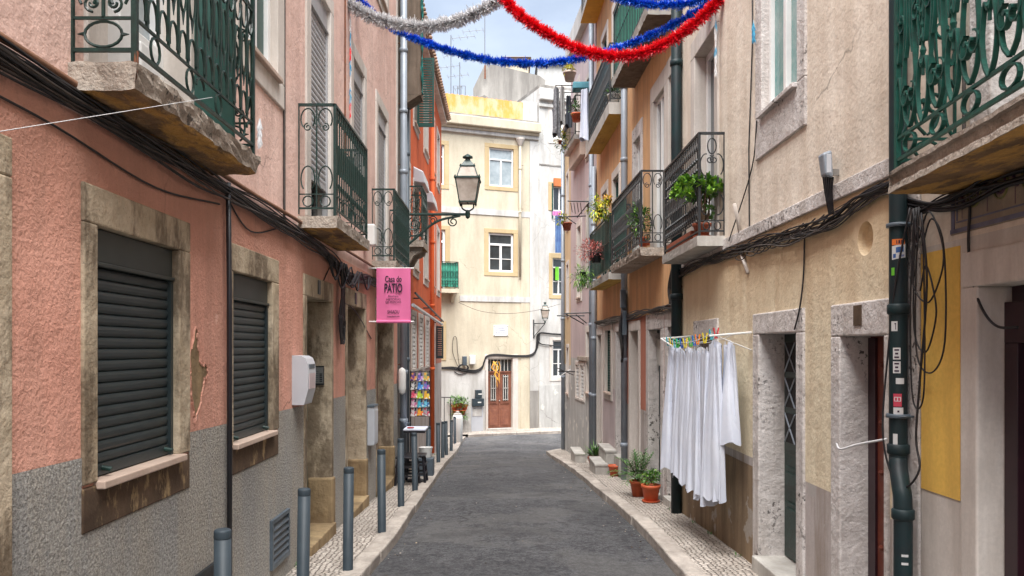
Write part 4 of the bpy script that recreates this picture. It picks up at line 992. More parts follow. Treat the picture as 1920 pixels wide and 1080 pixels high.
# ---- cream house
BC = Building('cream_house', 'cream plastered house with two deep stone doorways and a black iron balcony', FC, 7.4)
YC = lambda x: 3150/(x-945); u = lambda y: y-4.3
door(BC, u(4.39), u(4.96), -1.66, .07, (.04,.14,.20,0), grey_stone, brown_p, depth=.17, panels=False)
m = MB(); 
for z in (-1.2,-.75,-.45,-.1): m.lathe(tuple(FC.P(u(4.80),z,-.165)), [(.012,-.015),(.018,0),(.012,.015)], brown_p, 10)
m.fbox(FC,u(4.86),u(4.955),-1.6,.06,-.17,-.155,oxblood); m.build('door_fittings', BC.root)
dr = door(BC, u(5.71), u(6.54), -1.70, .11, (.135,.16,.17,0), grey_stone, black_green, depth=.19, n=1, rows=(0,.28,.44,.93), knob=False)
m = MB()
ca, cb = u(5.80), u(6.45)
for j in range(3):
    for k in range(2):
        m.fbox(FC, lerp(ca,cb,.08+.5*k), lerp(ca,cb,.42+.5*k), -.75+.28*j, -.52+.28*j, -.165, -.150, dark_gap)
        m.tube([FC.P(lerp(ca,cb,.08+.5*k), -.75+.28*j,-.145), FC.P(lerp(ca,cb,.42+.5*k), -.52+.28*j,-.145)], .006, pipe_grey, 5)
        m.tube([FC.P(lerp(ca,cb,.42+.5*k), -.75+.28*j,-.145), FC.P(lerp(ca,cb,.08+.5*k), -.52+.28*j,-.145)], .006, pipe_grey, 5)
m.build('iron_grille', dr)
window(BC, u(7.98), u(8.66), -.9, .11, (.16,.14,.18,.1), 'glass', grey_stone, depth=.15)
window(BC, u(5.69), u(6.47), 1.885, 3.3, (.15,.16,.17,.34), 'glass', grey_stone, depth=.07, sillm=grey_stone, mull=1, fw=.05, pm=flat('teal_curtained_glass', (.02,.20,.19), .08, 0, .3, 3, spec=.9, c2=(.25,.35,.34)))
window(BC, u(7.93), u(8.75), 1.07, 3.18, (.13,.17,.20,0), 'glass', cream_stone, depth=.14, sill=False, mull=1, fw=.075, trans=0, om=None)
window(BC, u(5.69), u(6.47), 4.6, 6.2, (.15,.16,.17,.2), 'glass', grey_stone, depth=.10); window(BC, u(7.93), u(8.75), 4.3, 6.2, (.13,.17,.20,.1), 'glass', cream_stone, depth=.14)
balcony(BC, u(7.59), u(9.26), .27, .967, .095, .98, 'orn', black_iron, o0=.27, rough=.002, edge=marble, under=marble, rz=.05)
for (yy, zt, nm) in ((4.70,.13,'num'),(6.12,.16,'num')):
    
    if yy < 5: m = MB(); m.fbox(FC, u(yy)-.05, u(yy)+.05, zt+.0, zt+.12, .02, .027, dark_stone); m.build('number_plate', BC.root)
m = MB(); m.fbox(FC, .0, FC.L-.12, .925, 1.03, 0, .022, grey_stone); m.build('string_course', BC.root, bevel=.008)
nu, nz, nr = u(4.65), .635, .10
hq = (nu-nr-.02, nu+nr+.02, nz-nr-.02, nz+nr+.02); BC.holes.append(hq)
m = MB(); K = 32; cir = [FC.P(nu+nr*math.cos(2*math.pi*k/K), nz+nr*math.sin(2*math.pi*k/K), 0) for k in range(K)]
sq = []
for k in range(K):
    a = 2*math.pi*k/K; c_, s_ = math.cos(a), math.sin(a); f = (nr+.02)/max(abs(c_), abs(s_)); sq.append(FC.P(nu+f*c_, nz+f*s_, 0))
m.grid([cir, sq], cream, True); m.grid([cir, [p-FC.n*.05 for p in cir]], cream, True)
m.grid([[p-FC.n*.05 for p in cir], [FC.P(nu,nz,-.085)+(p-FC.P(nu,nz,0))*.5 for p in cir]], cream, True); m.face([FC.P(nu,nz,-.085)+(p-FC.P(nu,nz,0))*.5 for p in cir], cream)
m.build('round_niche', BC.root, normals=False)
m = MB(); sheet(m, FC, u(6.71), FC.L, -3.3, -1.0, BC.holes, plinth_b, .005); m.build('plinth', BC.root, normals=False)
downpipe(BC, 2.03, 9.42, -2.05, 7.2, .062, pipe_teal, (-1.0,.6,2.0,3.35,4.6))
m = MB(); m.tube([at(1377,382,7.0),at(1384,415,7.05),at(1388,440,7.1)], .016, cream_stone, 8); m.build('stub_pipe', BC.root, smooth=True)
m = MB(); m.tube([at(1391,478,7.0),at(1403,512,6.85)], .017, cream_stone, 8); m.build('stub_pipe', BC.root, smooth=True)
m = MB(); m.tube(catm([FC.P(u(6.55),1.86,.03),FC.P(u(6.75),1.5,.012),FC.P(u(7.35),.98,.035)],5), .0055, cable_m, 6); m.build('conduit', BC.root)
m = MB(); m.tube([(2.092,6.82,.95),(2.09,6.83,1.7),(2.088,6.72,2.6),(2.09,6.8,6)], .006, cable_m, 5); m.build('conduit', BC.root)
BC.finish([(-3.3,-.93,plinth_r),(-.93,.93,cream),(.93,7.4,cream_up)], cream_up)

# ---- ochre house
BO = Building('ochre_house', 'ochre plastered house with green screened balconies beside the dark downpipe', FO, 8.2)
u = lambda y: (y-9.62)
door(BO, u(9.82), u(10.16), gz(10)+.1, .26, (.10,.16,.2,0), grey_stone, pipe_dark, depth=.12, knob=False)
door(BO, u(10.57), u(11.36), gz(11)+.1, .25, (.16,.18,.22,0), grey_stone, pipe_teal, depth=.14, trans=.35, rows=(0,.4,.5,1))
door(BO, u(12.15), u(12.85), gz(12.5)+.12, .26, (.12,.12,.16,0), cream_stone, brown_p, depth=.16, trans=.35)
m = MB(); m.fbox(FO,u(10.60),u(11.33),-.25,.12,-.13,-.10,marble); m.build('door_notice', BO.root)
window(BO, u(10.35), u(11.03), 1.3, 3.38, (.16,.2,.24,0), 'glass', cream_stone, depth=.06, sill=False, bars=1, mull=1)
window(BO, u(9.78), u(10.10), 1.3, 3.40, (.08,.1,.24,0), 'glass', cream_stone, depth=.10, sill=False, mull=0)
window(BO, u(11.98), u(12.5), 1.3, 3.20, (.14,.16,.22,0), 'glass', grey_stone, depth=.08, sill=False, mull=1)
window(BO, u(10.3), u(11.0), 4.2, 6.3, (.14,.16,.22,0), 'glass', cream_stone, depth=.08, sill=False); window(BO, u(11.8), u(12.5), 4.2, 6.3, (.14,.16,.22,0), 'glass', cream_stone, depth=.08, sill=False)
balcony(BO, u(10.42), u(12.95), .32, 1.20, .11, 1.0, 'bars', black_iron, o0=.32, rough=.006, edge=slab_m, under=slab_m, screen=green_net, u_screen=(u(11.75), u(12.93)))
balcony(BO, u(9.75), u(12.5), .36, 4.06, .12, 1.0, 'mesh', black_green, o0=.36, rough=.004, edge=marble, under=wood_u, screen=green_net)
downpipe(BO, 1.985, 13.2, -2.2, 7.8, .055, pipe_grey, (-1.6,-.2,.9,2.0,3.1,4.3))
m = MB(); m.box(1.90,1.99,13.02,13.12,.65,.95,pipe_dark); m.box(1.93,2.0,13.0,13.08,.2,.6,pipe_dark); m.build('junction_box', BO.root, bevel=.01)
m = MB(); m.lathe((1.93,13.0,2.45),[(.02,-.06),(.06,-.04),(.07,.03),(.02,.06)],cream_stone,12); m.build('globe_light', BO.root, smooth=True)
BO.finish([(-3.3,-.92,plinth_r),(-.92,.47,terracotta),(.47,8.2,ochre)], ochre)

# ---- pale ochre house with steps
BD = Building('pale_house', 'narrow pale ochre house with a teal boarded balcony and mustard awning', FD, 9.2)
u = lambda y: y-13.3
door(BD, u(13.62), u(14.22), gz(14)+.35, .28, (.10,.14,.16,0), grey_stone, pipe_dark, depth=.2)
window(BD, u(14.85), u(15.6), -.85, .33, (.14,.16,.14,.14), 'louvre', cream_stone, depth=.06)
door(BD, u(16.1), u(16.7), gz(16.5)+.35, .26, (.12,.12,.14,0), cream_stone, brown_p, depth=.15)
for (a, b) in ((13.95,14.6),(15.35,16.0)):
    window(BD, u(a), u(b), 1.3, 3.05, (.12,.14,.16,0), 'glass', cream_stone, depth=.07, sill=False, fm=green_p); window(BD, u(a), u(b), 4.2, 6.1, (.12,.14,.16,0), 'glass', cream_stone, depth=.07, sill=False, fm=green_p)
balcony(BD, u(13.32), u(15.9), .29, 1.14, .12, .98, 'mesh', black_green, o0=.29, rough=.003, edge=marble, under=under_y, screen=green_p)
sl = balcony(BD, u(13.45), u(16.25), .27, 3.93, .20, 1.0, 'bars', black_iron, o0=.27, rough=.002, edge=marble, under=under_y, screen=blue_board)
sl = balcony(BD, u(14.6), u(16.9), .34, 6.85, .12, .9, 'mesh', black_iron, o0=.34, rough=0, edge=marble, under=mustard)
m = MB(); m.fbox(FD, 3.70-.14, 3.70-.004, -2.4, 9.1, .0, .02, lilac); m.build('corner_strip', BD.root)
c = FD.P(3.5, 0, .07); downpipe(BD, c.x, c.y, -2.3, 3.8, .05, pipe_grey, (-1,.2,1.4,2.6)); 
BD.finish([(-3.3,-.75,lilac),(-.75,.55,cream_stone),(.55,9.2,ochre)], pale_yel)

# ---- lilac house
BE = Building('lilac_house', 'pale lilac house with narrow windows and clothes airers, near the street corner', FE, 7.75)
window(BE, .55, 1.05, 1.35, 3.2, (.14,.14,.16,0), 'louvre', cream_stone, depth=.05, sill=False, sm=green_p); window(BE, 1.9, 2.4, 1.2, 2.9, (.14,.14,.16,.1), 'glass', cream_stone, depth=.1)
window(BE, .6, 1.1, -1.0, .35, (.14,.14,.14,.1), 'glass', cream_stone, depth=.1); window(BE, .55, 1.1, 4.3, 6.0, (.12,.12,.12,.1), 'glass', cream_stone, depth=.1); window(BE, 2.2, 2.8, 4.9, 6.4, (.12,.12,.12,.1), 'glass', cream_stone, depth=.1)
for a in (1.45, 2.15):
    wn = window(BE, a, a+.5, -1.2, -.42, (.08,.08,.1,.06), 'glass', cream_stone, depth=.05, sill=False, mull=0); g = MB()
    for k in range(9):
        for j in range(4): g.fbox(FE, a+.03+j*.12, a+.10+j*.12, -1.17+k*.085, -1.12+k*.085, -.02, -.005, white_p)
    g.build('lattice', wn)
m = MB(); m.fbox(FE, .0, 2.2, -.30, -.20, 0, .05, slab_m); m.build('ledge', BE.root, bevel=.01); m = MB(); m.fbox(FE,0,FE.L,7.3,7.75,0,.14,whitewash); m.build('cornice', BE.root, bevel=.01)
balcony(BE, 1.2, 2.9, .27, 4.75, .10, .9, 'mesh', black_iron, edge=marble, under=sill_m, rough=.002)
m = MB(); m.fbox(FE, 1.2, 2.9, 4.4, 4.745, 0, .14, sill_m); m.build('balcony_bracket', BE.root)
downpipe(BE, 1.88, 17.25, -2.4, 7.2, .05, pipe_grey, (-1,.5,2,3.5,5))
BE.finish([(-3.3,-.25,dirty_white),(-.25,7.75,lilac)], lilac)
BF = Building('corner_house', 'slim buff corner house where the street bends right', FF, 5.9)
window(BF, .5, 1.0, .9, 2.2, (.1,.1,.1,.1), 'glass', cream_stone, depth=.1); window(BF, .5, 1.0, 3.2, 4.6, (.1,.1,.1,.1), 'glass', cream_stone, depth=.1); window(BF, .5, 1.0, -1.2, 0, (.1,.1,.1,.1), 'glass', cream_stone, depth=.1)
c = FF.P(1.55, 0, .06); downpipe(BF, c.x, c.y, -2.8, 5.7, .05, pipe_grey, (-.8,.8,2.4,4.2))
BF.finish([(-3.3,-.9,dirty_white),(-.9,-.45,whitewash),(-.45,5.9,pale_yel)], pale_yel)

# ================================================================ THINGS IN THE STREET
# ---- bollards
BX = [(3.98,-1.40),(5.35,-1.348),(6.53,-1.275),(8.1,-1.237),(9.9,-1.274),(11.6,-1.29),(14.1,-1.335),(16.9,-1.386),(18.6,-1.426),(19.8,-1.426),(21.5,-1.42),(24.8,-1.52)]
names = ['slate grey steel bollard nearest the camera, cut off by the bottom edge', 'slate grey bollard in front of the vent and the first doorway', 'slate grey bollard between the two brown doorways, third from the camera',
 'slate grey bollard standing just before the second doorway step, fourth from the camera', 'slate grey bollard close to the foot of the zinc downpipe', 'slate grey bollard in front of the small white-topped table',
 'slate grey bollard just beyond the black stools', 'slate grey bollard where the gap in the row begins, first of the far cluster', 'second bollard of the far cluster', 'third bollard of the far cluster', 'fourth bollard of the far cluster', 'farthest bollard, at the end of the row by the white bin']
y, x = BX[0]
b0 = thing('bollard', names[0], 'bollard', (x, y, gz(y)), 'grey bollards along the left kerb')
m = MB(); m.lathe((x,y,gz(y)), [(.045,-.06),(.045,.0),(.042,.005),(.042,.80)], bollard_m, 20); m.build('post', b0, smooth=False)
m = MB(); m.lathe((x,y,gz(y)), [(.042,.8005),(.0425,.804),(.0425,.835),(.040,.843),(.034,.847)], bollard_m, 20); m.build('cap', b0)
m = MB(); m.lathe((x,y,gz(y)), [(.07,-.005),(.068,.004),(.05,.006)], kerb_m, 14); m.build('footing', b0)
for o in b0.children:
    o.data.polygons.foreach_set('use_smooth', [abs(p.normal.z) < .5 for p in o.data.polygons])
for i, ((y, x), l) in enumerate(zip(BX[1:], names[1:])):
    d_ = dup(b0, (x, y, gz(y)), l); d_.rotation_euler = (R(.9*math.sin(i*2.1)), R(.8*math.cos(i*1.7)), i*1.1)

# ---- street lamps
def lantern(root, c, s, glass=lamp_glass, iron=black_green):
    """four-sided tapering lantern, c = bottom centre, s = height unit"""
    def sq(r, z): return [V((c[0]+r*sx, c[1]+r*sy, c[2]+z*s)) for sx, sy in ((-1,-1),(1,-1),(1,1),(-1,1))]
    m = MB(); b, t = sq(.155*s, .16), sq(.235*s, .62)
    for k in range(4): m.face([b[k],b[(k+1)%4],t[(k+1)%4],t[k]], glass)
    b2, t2 = sq(.20*s, .655), sq(.135*s, .86)
    for k in range(4): m.face([b2[k],b2[(k+1)%4],t2[(k+1)%4],t2[k]], glass)
    m.face(b, glass); m.build('glass', root)
    m = MB(); r = .013*s/.9
    for k in range(4):
        m.tube([b[k]-V((0,0,.03*s)), t[k]], r*1.1, iron, 4); m.tube([b[k],b[(k+1)%4]], r*1.2, iron, 4); m.tube([t[k],t[(k+1)%4]], r*1.5, iron, 4); m.tube([b2[k],t2[k]], r, iron, 4); m.tube([t2[k],t2[(k+1)%4]], r*1.3, iron, 4)
        m.lathe(tuple(t[k]), [(r*1.6,-.03*s),(r*2.2,0),(r*.6,.05*s)], iron, 6); m.lathe(tuple(t2[k]), [(r*1.2,-.02*s),(r*1.8,0),(r*.4,.045*s)], iron, 6); m.lathe(tuple(b[k]), [(r*.6,-.05*s),(r*1.6,-.01),(r*1.0,.02)], iron, 6)
    i = sq(.20*s,.62); 
    for k in range(4): m.face([t[k],t[(k+1)%4],b2[(k+1)%4],b2[k]], iron)
    m.build('frame', root)
    m = MB(); e, f = sq(.145*s,.865), sq(.06*s,.985)
    for k in range(4): m.face([e[k],e[(k+1)%4],f[(k+1)%4],f[k]], iron)
    m.lathe((c[0],c[1],c[2]+.985*s), [(.06*s,-.01),(.05*s,.03*s),(.055*s,.05*s),(.105*s,.06*s),(.10*s,.085*s),(.05*s,.115*s),(.012*s,.14*s)], iron, 12); m.build('roof', root)
    m = MB(); m.tube([(c[0],c[1],c[2]+.14*s),(c[0],c[1],c[2]+.40*s)], .02*s, iron, 6); m.lathe((c[0],c[1],c[2]+.40*s), [(.02*s,0),(.045*s,.03*s),(.045*s,.12*s),(.02*s,.15*s)], box_white, 10); m.build('bulb_holder', root)
    m = MB()
    for sx in (-1, 1): m.tube(catm([(c[0]+sx*.12*s,c[1],c[2]+.14*s),(c[0]+sx*.11*s,c[1],c[2]+.05*s),(c[0]+sx*.04*s,c[1],c[2]),(c[0],c[1],c[2]-.01*s)],4), .016*s, iron, 6)
    m.lathe((c[0],c[1],c[2]-.16*s), [(.012*s,0),(.045*s,.03*s),(.05*s,.12*s),(.03*s,.17*s)], iron, 10); m.build('cradle', root)
ly = 13.0; lx = (877-945)/1500*ly; lz = (652-402)/1500*ly
L1 = thing('street_lamp', 'old iron lantern with clouded glass on a scrolled bracket reaching over the street', 'street lamp', (-1.75, ly, lz), 'wall lanterns')
lantern(L1, (lx, ly, lz+.06), .82)
m = MB(); m.tube([(-1.74,ly,lz),(lx,ly,lz)], .022, green_iron, 6); m.box(-1.75,-1.72,ly-.05,ly+.05,lz-.75,lz+.12,green_iron)
m.tube(catm([(-1.72,ly,lz-.62),(-1.45,ly,lz-.40),(-1.1,ly,lz-.12),(lx-.12,ly,lz-.02)],8), .020, green_iron, 6)
def spir(cx, cz, r, s, a0=0, turns=1.6):
    return [(cx+s*r*(1-.75*t/24)*math.cos(a0+turns*2*math.pi*t/24), ly, cz+r*(1-.75*t/24)*math.sin(a0+turns*2*math.pi*t/24)) for t in range(25)]
for (cx, cz, r, s, a) in ((lx-.24,lz-.12,.09,1,1.2),(-1.15,lz-.10,.075,-1,.5),(-1.45,lz-.16,.12,1,2),(-1.60,lz-.33,.10,-1,1)): m.tube(spir(cx,cz,r,s,a), .011, green_iron, 5, False)
m.tube([(lx-.35,ly,lz-.06),(lx-.17,ly,lz-.035)], .012, green_iron, 5); m.build('bracket', L1)
P2 = FN.P(*FN.px(1001, 632), .03)
L2 = thing('street_lamp', 'small far lantern on the corner of the ivory building above the black cables', 'street lamp', tuple(P2), 'wall lanterns')
c = FN.P(FN.u(1011)+.05, FN.px(1013,603)[1]+.02, .42); lantern(L2, tuple(c), .62)
m = MB(); w0, w1 = FN.P(FN.u(1000), c.z-.10, .03), V((c.x, c.y, c.z-.10)); m.tube([w0, w1], .018, black_iron, 5); m.tube(catm([w0-V((0,0,.5)), (w0+w1)/2-V((0,0,.25)), w1],5), .014, black_iron, 5)
m.tube([w0+V((0,0,.15)), w0-V((0,0,.55))], .03, black_iron, 4); m.build('bracket', L2)

# ---- banner
by = 10.35; ppx = by/1500; bx0, bx1 = (706-945)*ppx, (770-945)*ppx; bz1, bz0 = (652-503)*ppx, (652-603)*ppx
BNR = thing('banner', 'pink cloth banner reading Casa do PATIO hanging from a rod under the balcony', 'banner', (bx0, by, bz0))
m = MB(); nb = 16; 
def bw(x, z): return by-.006+.010*math.sin(x*19+z*3)*(1-abs((z-bz0)/(bz1-bz0)-.5))
m.grid([[V((lerp(bx0,bx1,i/10), bw(lerp(bx0,bx1,i/10), lerp(bz0,bz1,j/nb)), lerp(bz0,bz1,j/nb))) for i in range(11)] for j in range(nb+1)], banner_m)
m.build('cloth', BNR, smooth=True, normals=False)
m = MB()
for z in (bz1, bz0): m.tube([(-1.75,by+.01,z),(bx1+.04,by+.01,z)], .010, white_p, 8)
m.tube([(bx0,by,bz0-.0),(bx1,by,bz0-.0)], .022, banner_m, 8); m.build('rod', BNR)
def text(s, x, z, h, mat, y, parent, name='lettering', xs=.6, w=None, face='y', n=None, bold=.0, rot=None):
    cu = bpy.data.curves.new(name, 'FONT'); cu.body = s; cu.size = 1; cu.align_x = 'CENTER'; cu.extrude = .001; cu.offset = bold
    o = link(bpy.data.objects.new('tmp_text', cu)); dg = bpy.context.evaluated_depsgraph_get(); me = bpy.data.meshes.new_from_object(o.evaluated_get(dg)); bpy.data.objects.remove(o)
    xsz = [v.co.x for v in me.vertices]; ysz = [v.co.y for v in me.vertices]; W, H = max(xsz)-min(xsz), max(ysz)-min(ysz); y0 = min(ysz); xm = (max(xsz)+min(xsz))/2
    sx = (w/W) if w else h/H*xs; sz = h/H; me.materials.clear(); me.materials.append(mat)
    og = ORG[parent.name]
    for v in me.vertices:
        a, b = (v.co.x-xm)*sx, (v.co.y-y0)*sz
        if rot: v.co = V((x,y,z))+rot*a+V((0,0,b))-rot.cross(V((0,0,1)))*0+V((0,0,EZ))-og+ (rot.cross(V((0,0,1))))*(-v.co.z*.3)
        else: v.co = V((x+a-og.x, y-v.co.z*1-og.y, z+b+EZ-og.z))
    t = link(bpy.data.objects.new(name, me)); t.parent = parent; ORG[t.name] = og; return t
bcx = (bx0+bx1)/2; bz = lambda py: (652-py)*ppx; yb = by-.022
text('Casa do', bcx, bz(529), (529-517.5)*ppx, ink, yb, BNR, w=31*ppx, bold=.02); text('PATIO', bcx, bz(549), (549-531.5)*ppx, ink, yb, BNR, w=33.5*ppx, bold=.035)
text('Boutique', bcx, bz(558), 4.5*ppx, ink, yb, BNR, w=19*ppx); text('HISTORIAS', bcx, bz(563.5), 4*ppx, ink, yb, BNR, w=27*ppx); text('DE PESSOAS', bcx, bz(568.5), 4*ppx, ink, yb, BNR, w=29*ppx)
text('SHIADU', bcx, bz(588), 6.5*ppx, ink, yb, BNR, w=22*ppx, bold=.01); text('www.shiadu.com', bcx, bz(594.5), 2.6*ppx, ink, yb, BNR, w=23*ppx, bold=.02)

# ---- street name plaque
a, b, c, d = rect(FN, 925, 952, 610, 630)
PQ = thing('street_plaque', 'white stone street name plaque with faded blue letters above the brown door', 'plaque', tuple(FN.P((a+b)/2, c, 0)))
m = MB(); m.fbox(FN, a, b, c, d, 0, .03, box_white); m.build('plate', PQ, bevel=.004)
for q in (a+.03, b-.03):
    for z in (c+.03, d-.03): k = FN.P(q, z, .032); mm = MB(); mm.box(k.x-.012,k.x+.012,k.y-.008,k.y+.002,k.z-.012,k.z+.012,black_iron); mm.build('screw', PQ)
pc = FN.P((a+b)/2, 0, .034)
text('TRAVESSA', pc.x, d-.13, .055, ink_blue, pc.y, PQ, w=.26, rot=FN.d); text('DO TERREIRO', pc.x, d-.21, .05, ink_blue, pc.y, PQ, w=.40, rot=FN.d); text('DE SANTA RITA', pc.x, d-.30, .05, ink_blue, pc.y, PQ, w=.42, rot=FN.d)

# ---- grey letter box, intercom, meter boxes
LB = thing('letter_box', 'grey-white curved plastic cabinet fixed to the wall beside the first doorway', 'cabinet', (-1.75, 6.75, -.47))
pf = [(0,.0),(.10,.0),(.108,.03),(.132,.12),(.137,.27),(.130,.34),(.112,.385),(.08,.405),(0,.41)]
m = MB(); z0 = (652-759)/1500*6.63
A = [V((-1.75+o, 6.60, z0+z)) for o, z in pf]; Bq = [V((-1.75+o, 6.86, z0+z)) for o, z in pf]
m.face(A, box_grey); m.face(Bq, box_grey); m.grid([A, Bq], box_grey, True); m.build('case', LB, bevel=.008)
m = MB(); m.hexa([(-1.625,6.63,z0+.13),(-1.612,6.63,z0+.13),(-1.612,6.83,z0+.13),(-1.625,6.83,z0+.13),(-1.625,6.63,z0+.26),(-1.610,6.63,z0+.26),(-1.610,6.83,z0+.26),(-1.625,6.83,z0+.26)], col('pale_pink_sheet',(.55,.45,.46))); m.build('front_panel', LB)
m = MB(); m.box(-1.64,-1.612,6.64,6.82,z0+.30,z0+.335,pipe_dark); m.build('slot', LB)
yj = 8.05
IC = thing('intercom', 'steel intercom panel with black buttons on the inner side of the first doorway', 'intercom', (-1.85, yj, -.4))
z0 = (652-722)/1500*yj; z1 = (652-686)/1500*yj; x0, x1 = (590-945)/1500*yj, (608-945)/1500*yj
m = MB(); m.box(x0,x1,yj-.022,yj-.004,z0,z1,black_iron); m.build('backplate', IC)
m = MB(); m.box(x0+.004,x1-.004,yj-.027,yj-.022,z0+.018,z1-.014,steel); m.build('plate', IC)
m = MB()
for k in range(5): m.box(x1-.04,x1-.014,yj-.032,yj-.027,z0+.035+k*.018,z0+.045+k*.018,black_iron)
for k in range(6): m.box(x0+.012,x0+.045,yj-.029,yj-.027,z0+.035+k*.02,z0+.039+k*.02,pipe_dark)
m.build('buttons', IC)
MT = thing('meter_box', 'pale grey metal meter box on the wall just past the second doorway', 'meter box', (-1.75, 10.4, -1.25))
m = MB(); m.box(-1.745,-1.655,10.2,10.5,-1.25,-.76,box_grey); m.build('case', MT, bevel=.01); m = MB(); m.box(-1.655,-1.648,10.23,10.47,-1.22,-.80,box_grey); m.build('door', MT, bevel=.003)
m = MB(); m.box(-1.745,-1.65,10.19,10.51,-.757,-.735,pipe_dark); m.build('hood', MT)
m = MB(); m.lathe((-1.655,13.0,-.76), [(.01,0),(.05,.03),(.062,.1),(.062,.34),(.05,.41),(.01,.44)], box_white, 14, sy=.7); m.build('oval_lamp', smooth=True, label='white oval wall fitting between the two zinc downpipes', cat='wall fitting')
WB = thing('junction_box', 'small white junction box under the second balcony, over the cable bundle', 'junction box', (-1.75, 8.7, 1.0))
z0 = (652-462)/1500*10.0; m = MB(); m.box(-1.745,-1.60,9.9,10.05,z0,z0+.27,box_white); m.build('case', WB, bevel=.02); m = MB(); m.box(-1.60,-1.594,9.91,10.04,z0+.02,z0+.25,box_white); m.build('lid', WB)
FB = thing('junction_box', 'silvery grey cable box tilted on the cream wall, with leads dropping to the bundle', 'junction box', (2.1, 5.0, 1.0))
yy = 4.98; m = MB(); m.hexa([(2.005,yy,1.075),(2.055,yy,1.06),(2.055,yy+.09,1.06),(2.005,yy+.09,1.075),(1.985,yy,1.215),(2.045,yy,1.235),(2.045,yy+.09,1.235),(1.985,yy+.09,1.215)], pipe_grey); m.build('case', FB, bevel=.014)
m = MB(); m.box(2.008,2.038,yy-.003,yy,1.09,1.205,box_grey); m.build('lid', FB, bevel=.004); m = MB(); m.box(2.05,2.1,yy+.03,yy+.05,1.08,1.12,steel); m.build('bracket', FB)
m = MB()
for k in range(5): m.tube(catm([(2.0+.015*k,yy+.03,1.07),(2.02+.01*k,yy+.05,.98),(2.05+.006*k,yy+.06,.84)],4), .007, cable_m, 5)
m.build('lead', FB)

# ---- cable bundles
def bundle(pts, n, spread, r, rnd, mats=(cable_m,), sag=.02, wob=3):
    out = []
    for k in range(n):
        ph = rnd.uniform(0, 6.28); a, b = rnd.uniform(-1, 1), rnd.uniform(-1, 1); P = []
        fine = catm(pts, 3)
        for i, p in enumerate(fine):
            s = 1+.5*math.sin(i*.37+ph*2)
            P.append(p+V((0 if abs(p.x) < 1 else (1 if p.x < 0 else -1)*abs(a)*spread*.8*s, 0, b*spread*s+sag*math.sin(i*.9*wob/3+ph))))
        out.append((P[::2]+([P[-1]] if len(P)%2 == 0 else []), r*rnd.uniform(.6, 1.3), rnd.choice(mats)))
    return out
rn = random.Random(11)
S = bundle([(-1.735,y,z) for y, z in ((1.5,1.0),(2.4,1.005),(3.2,.985),(4.2,.985),(5.0,.975),(6.0,.965),(7.0,.95),(7.8,.90),(8.6,.80),(9.3,.80),(10.0,.86),(11.0,.90),(12.2,.93),(13.1,.95))], 26, .042, .0060, rn, (cable_m, cable_m, cable_g))
S.append(([(-1.722,y,1.06+.006*math.sin(y*3)) for y in (1.5,2.5,3.5,4.5,5.5,6.5,7.5,9,11,13)], .017, cable_o))
for k in range(10): 
    y0 = rn.uniform(7.6,9.6); S.append(([(-1.70,y0,.9),(-1.66,y0+.15,.72-rn.uniform(0,.12)),(-1.69,y0+rn.uniform(.4,.9),.88)], .009, cable_m))
wires('cable_bundle', 'thick bundle of black cables running along the pink house at first-floor level', S)
S = []
for k in range(9):
    y0 = 8.42+rn.uniform(-.08,.08); S.append(([(-1.70,y0,.88),(-1.69,y0+rn.uniform(-.05,.05),.6),(-1.70,y0+rn.uniform(-.1,.1),.32-rn.uniform(0,.2)),(-1.69,y0+rn.uniform(-.12,.12),.12+rn.uniform(-.1,.2)),(-1.70,y0+.12*rn.uniform(-1,1),.34)], .010, cable_m))
wires('cable_coil', 'tangle of black cables hanging down between the two brown doorways', S)
for lab, P in (('thin loose black wire sagging along the wall under the near balcony', [(-1.742,2.5,.87),(-1.742,3.1,.86),(-1.74,4.0,.80),(-1.742,4.9,.88)]), ('thin wire loop hanging between the two shuttered windows, past the black pipe', [(-1.742,5.0,.95),(-1.74,5.5,.80),(-1.742,6.3,.95)]), ('short black wire dropping to the first doorway lintel', [(-1.742,8.1,.86),(-1.742,7.7,.62),(-1.742,7.75,.48)]), ('thin wire sagging from the cable tangle to behind the pink banner', [(-1.742,8.6,.5),(-1.74,9.4,.42),(-1.742,10.5,.12)])):
    wires('loose_cable', lab, [(P, .0055, cable_m)])
wires('string', 'thin white string stretched from the left edge up to the near balcony corner', [([at(-60,256,1.9), at(398,182.5,3.88)], .0012, string_m)], cat='string')
# right side
S = bundle([(2.085,y,z) for y, z in ((4.25,.86),(4.6,.85),(5.0,.80),(5.6,.79),(6.2,.83),(6.8,.85),(7.4,.86),(8.0,.875),(8.8,.885),(9.5,.86))], 20, .034, .0052, rn, (cable_m, cable_m, cable_g))
for k in range(9): y0 = 4.9+k*.22+rn.uniform(-.1,.1); S.append(([(2.07,y0,.84),(2.05,y0+.18,.76),(2.06,y0+.42,.80),(2.07,y0+.2,.86)], .0048, rn.choice((cable_m, cable_g))))
wires('cable_bundle', 'black cable bundle under the stone band of the cream house', S)
S = bundle([(2.08,y,z) for y, z in ((2.3,.60),(2.8,.66),(3.3,.69),(3.7,.68),(4.0,.70),(4.25,.82))], 9, .028, .007, rn)
wires('cable_bundle', 'dark cables tucked under the near green balcony', S)
S = []
for (y0, y1, zb, zt) in ((4.02,3.90,-.30,.60),(3.99,3.80,-.02,.40),(4.00,3.74,.22,.66),(3.97,3.72,-.12,.62),(4.03,3.97,.36,.66)):
    S.append(([(2.06,y0,.70),(2.05,y0+.015,lerp(zb,.7,.5)),(2.05,y0,zb+.08),(2.055,(y0+y1)/2,zb),(2.05,y1,zb+.15),(2.05,y1+.01,zt-.15),(2.055,(y0+y1)/2,zt),(2.05,y0-.05,zt-.12)], .0042, cable_m))
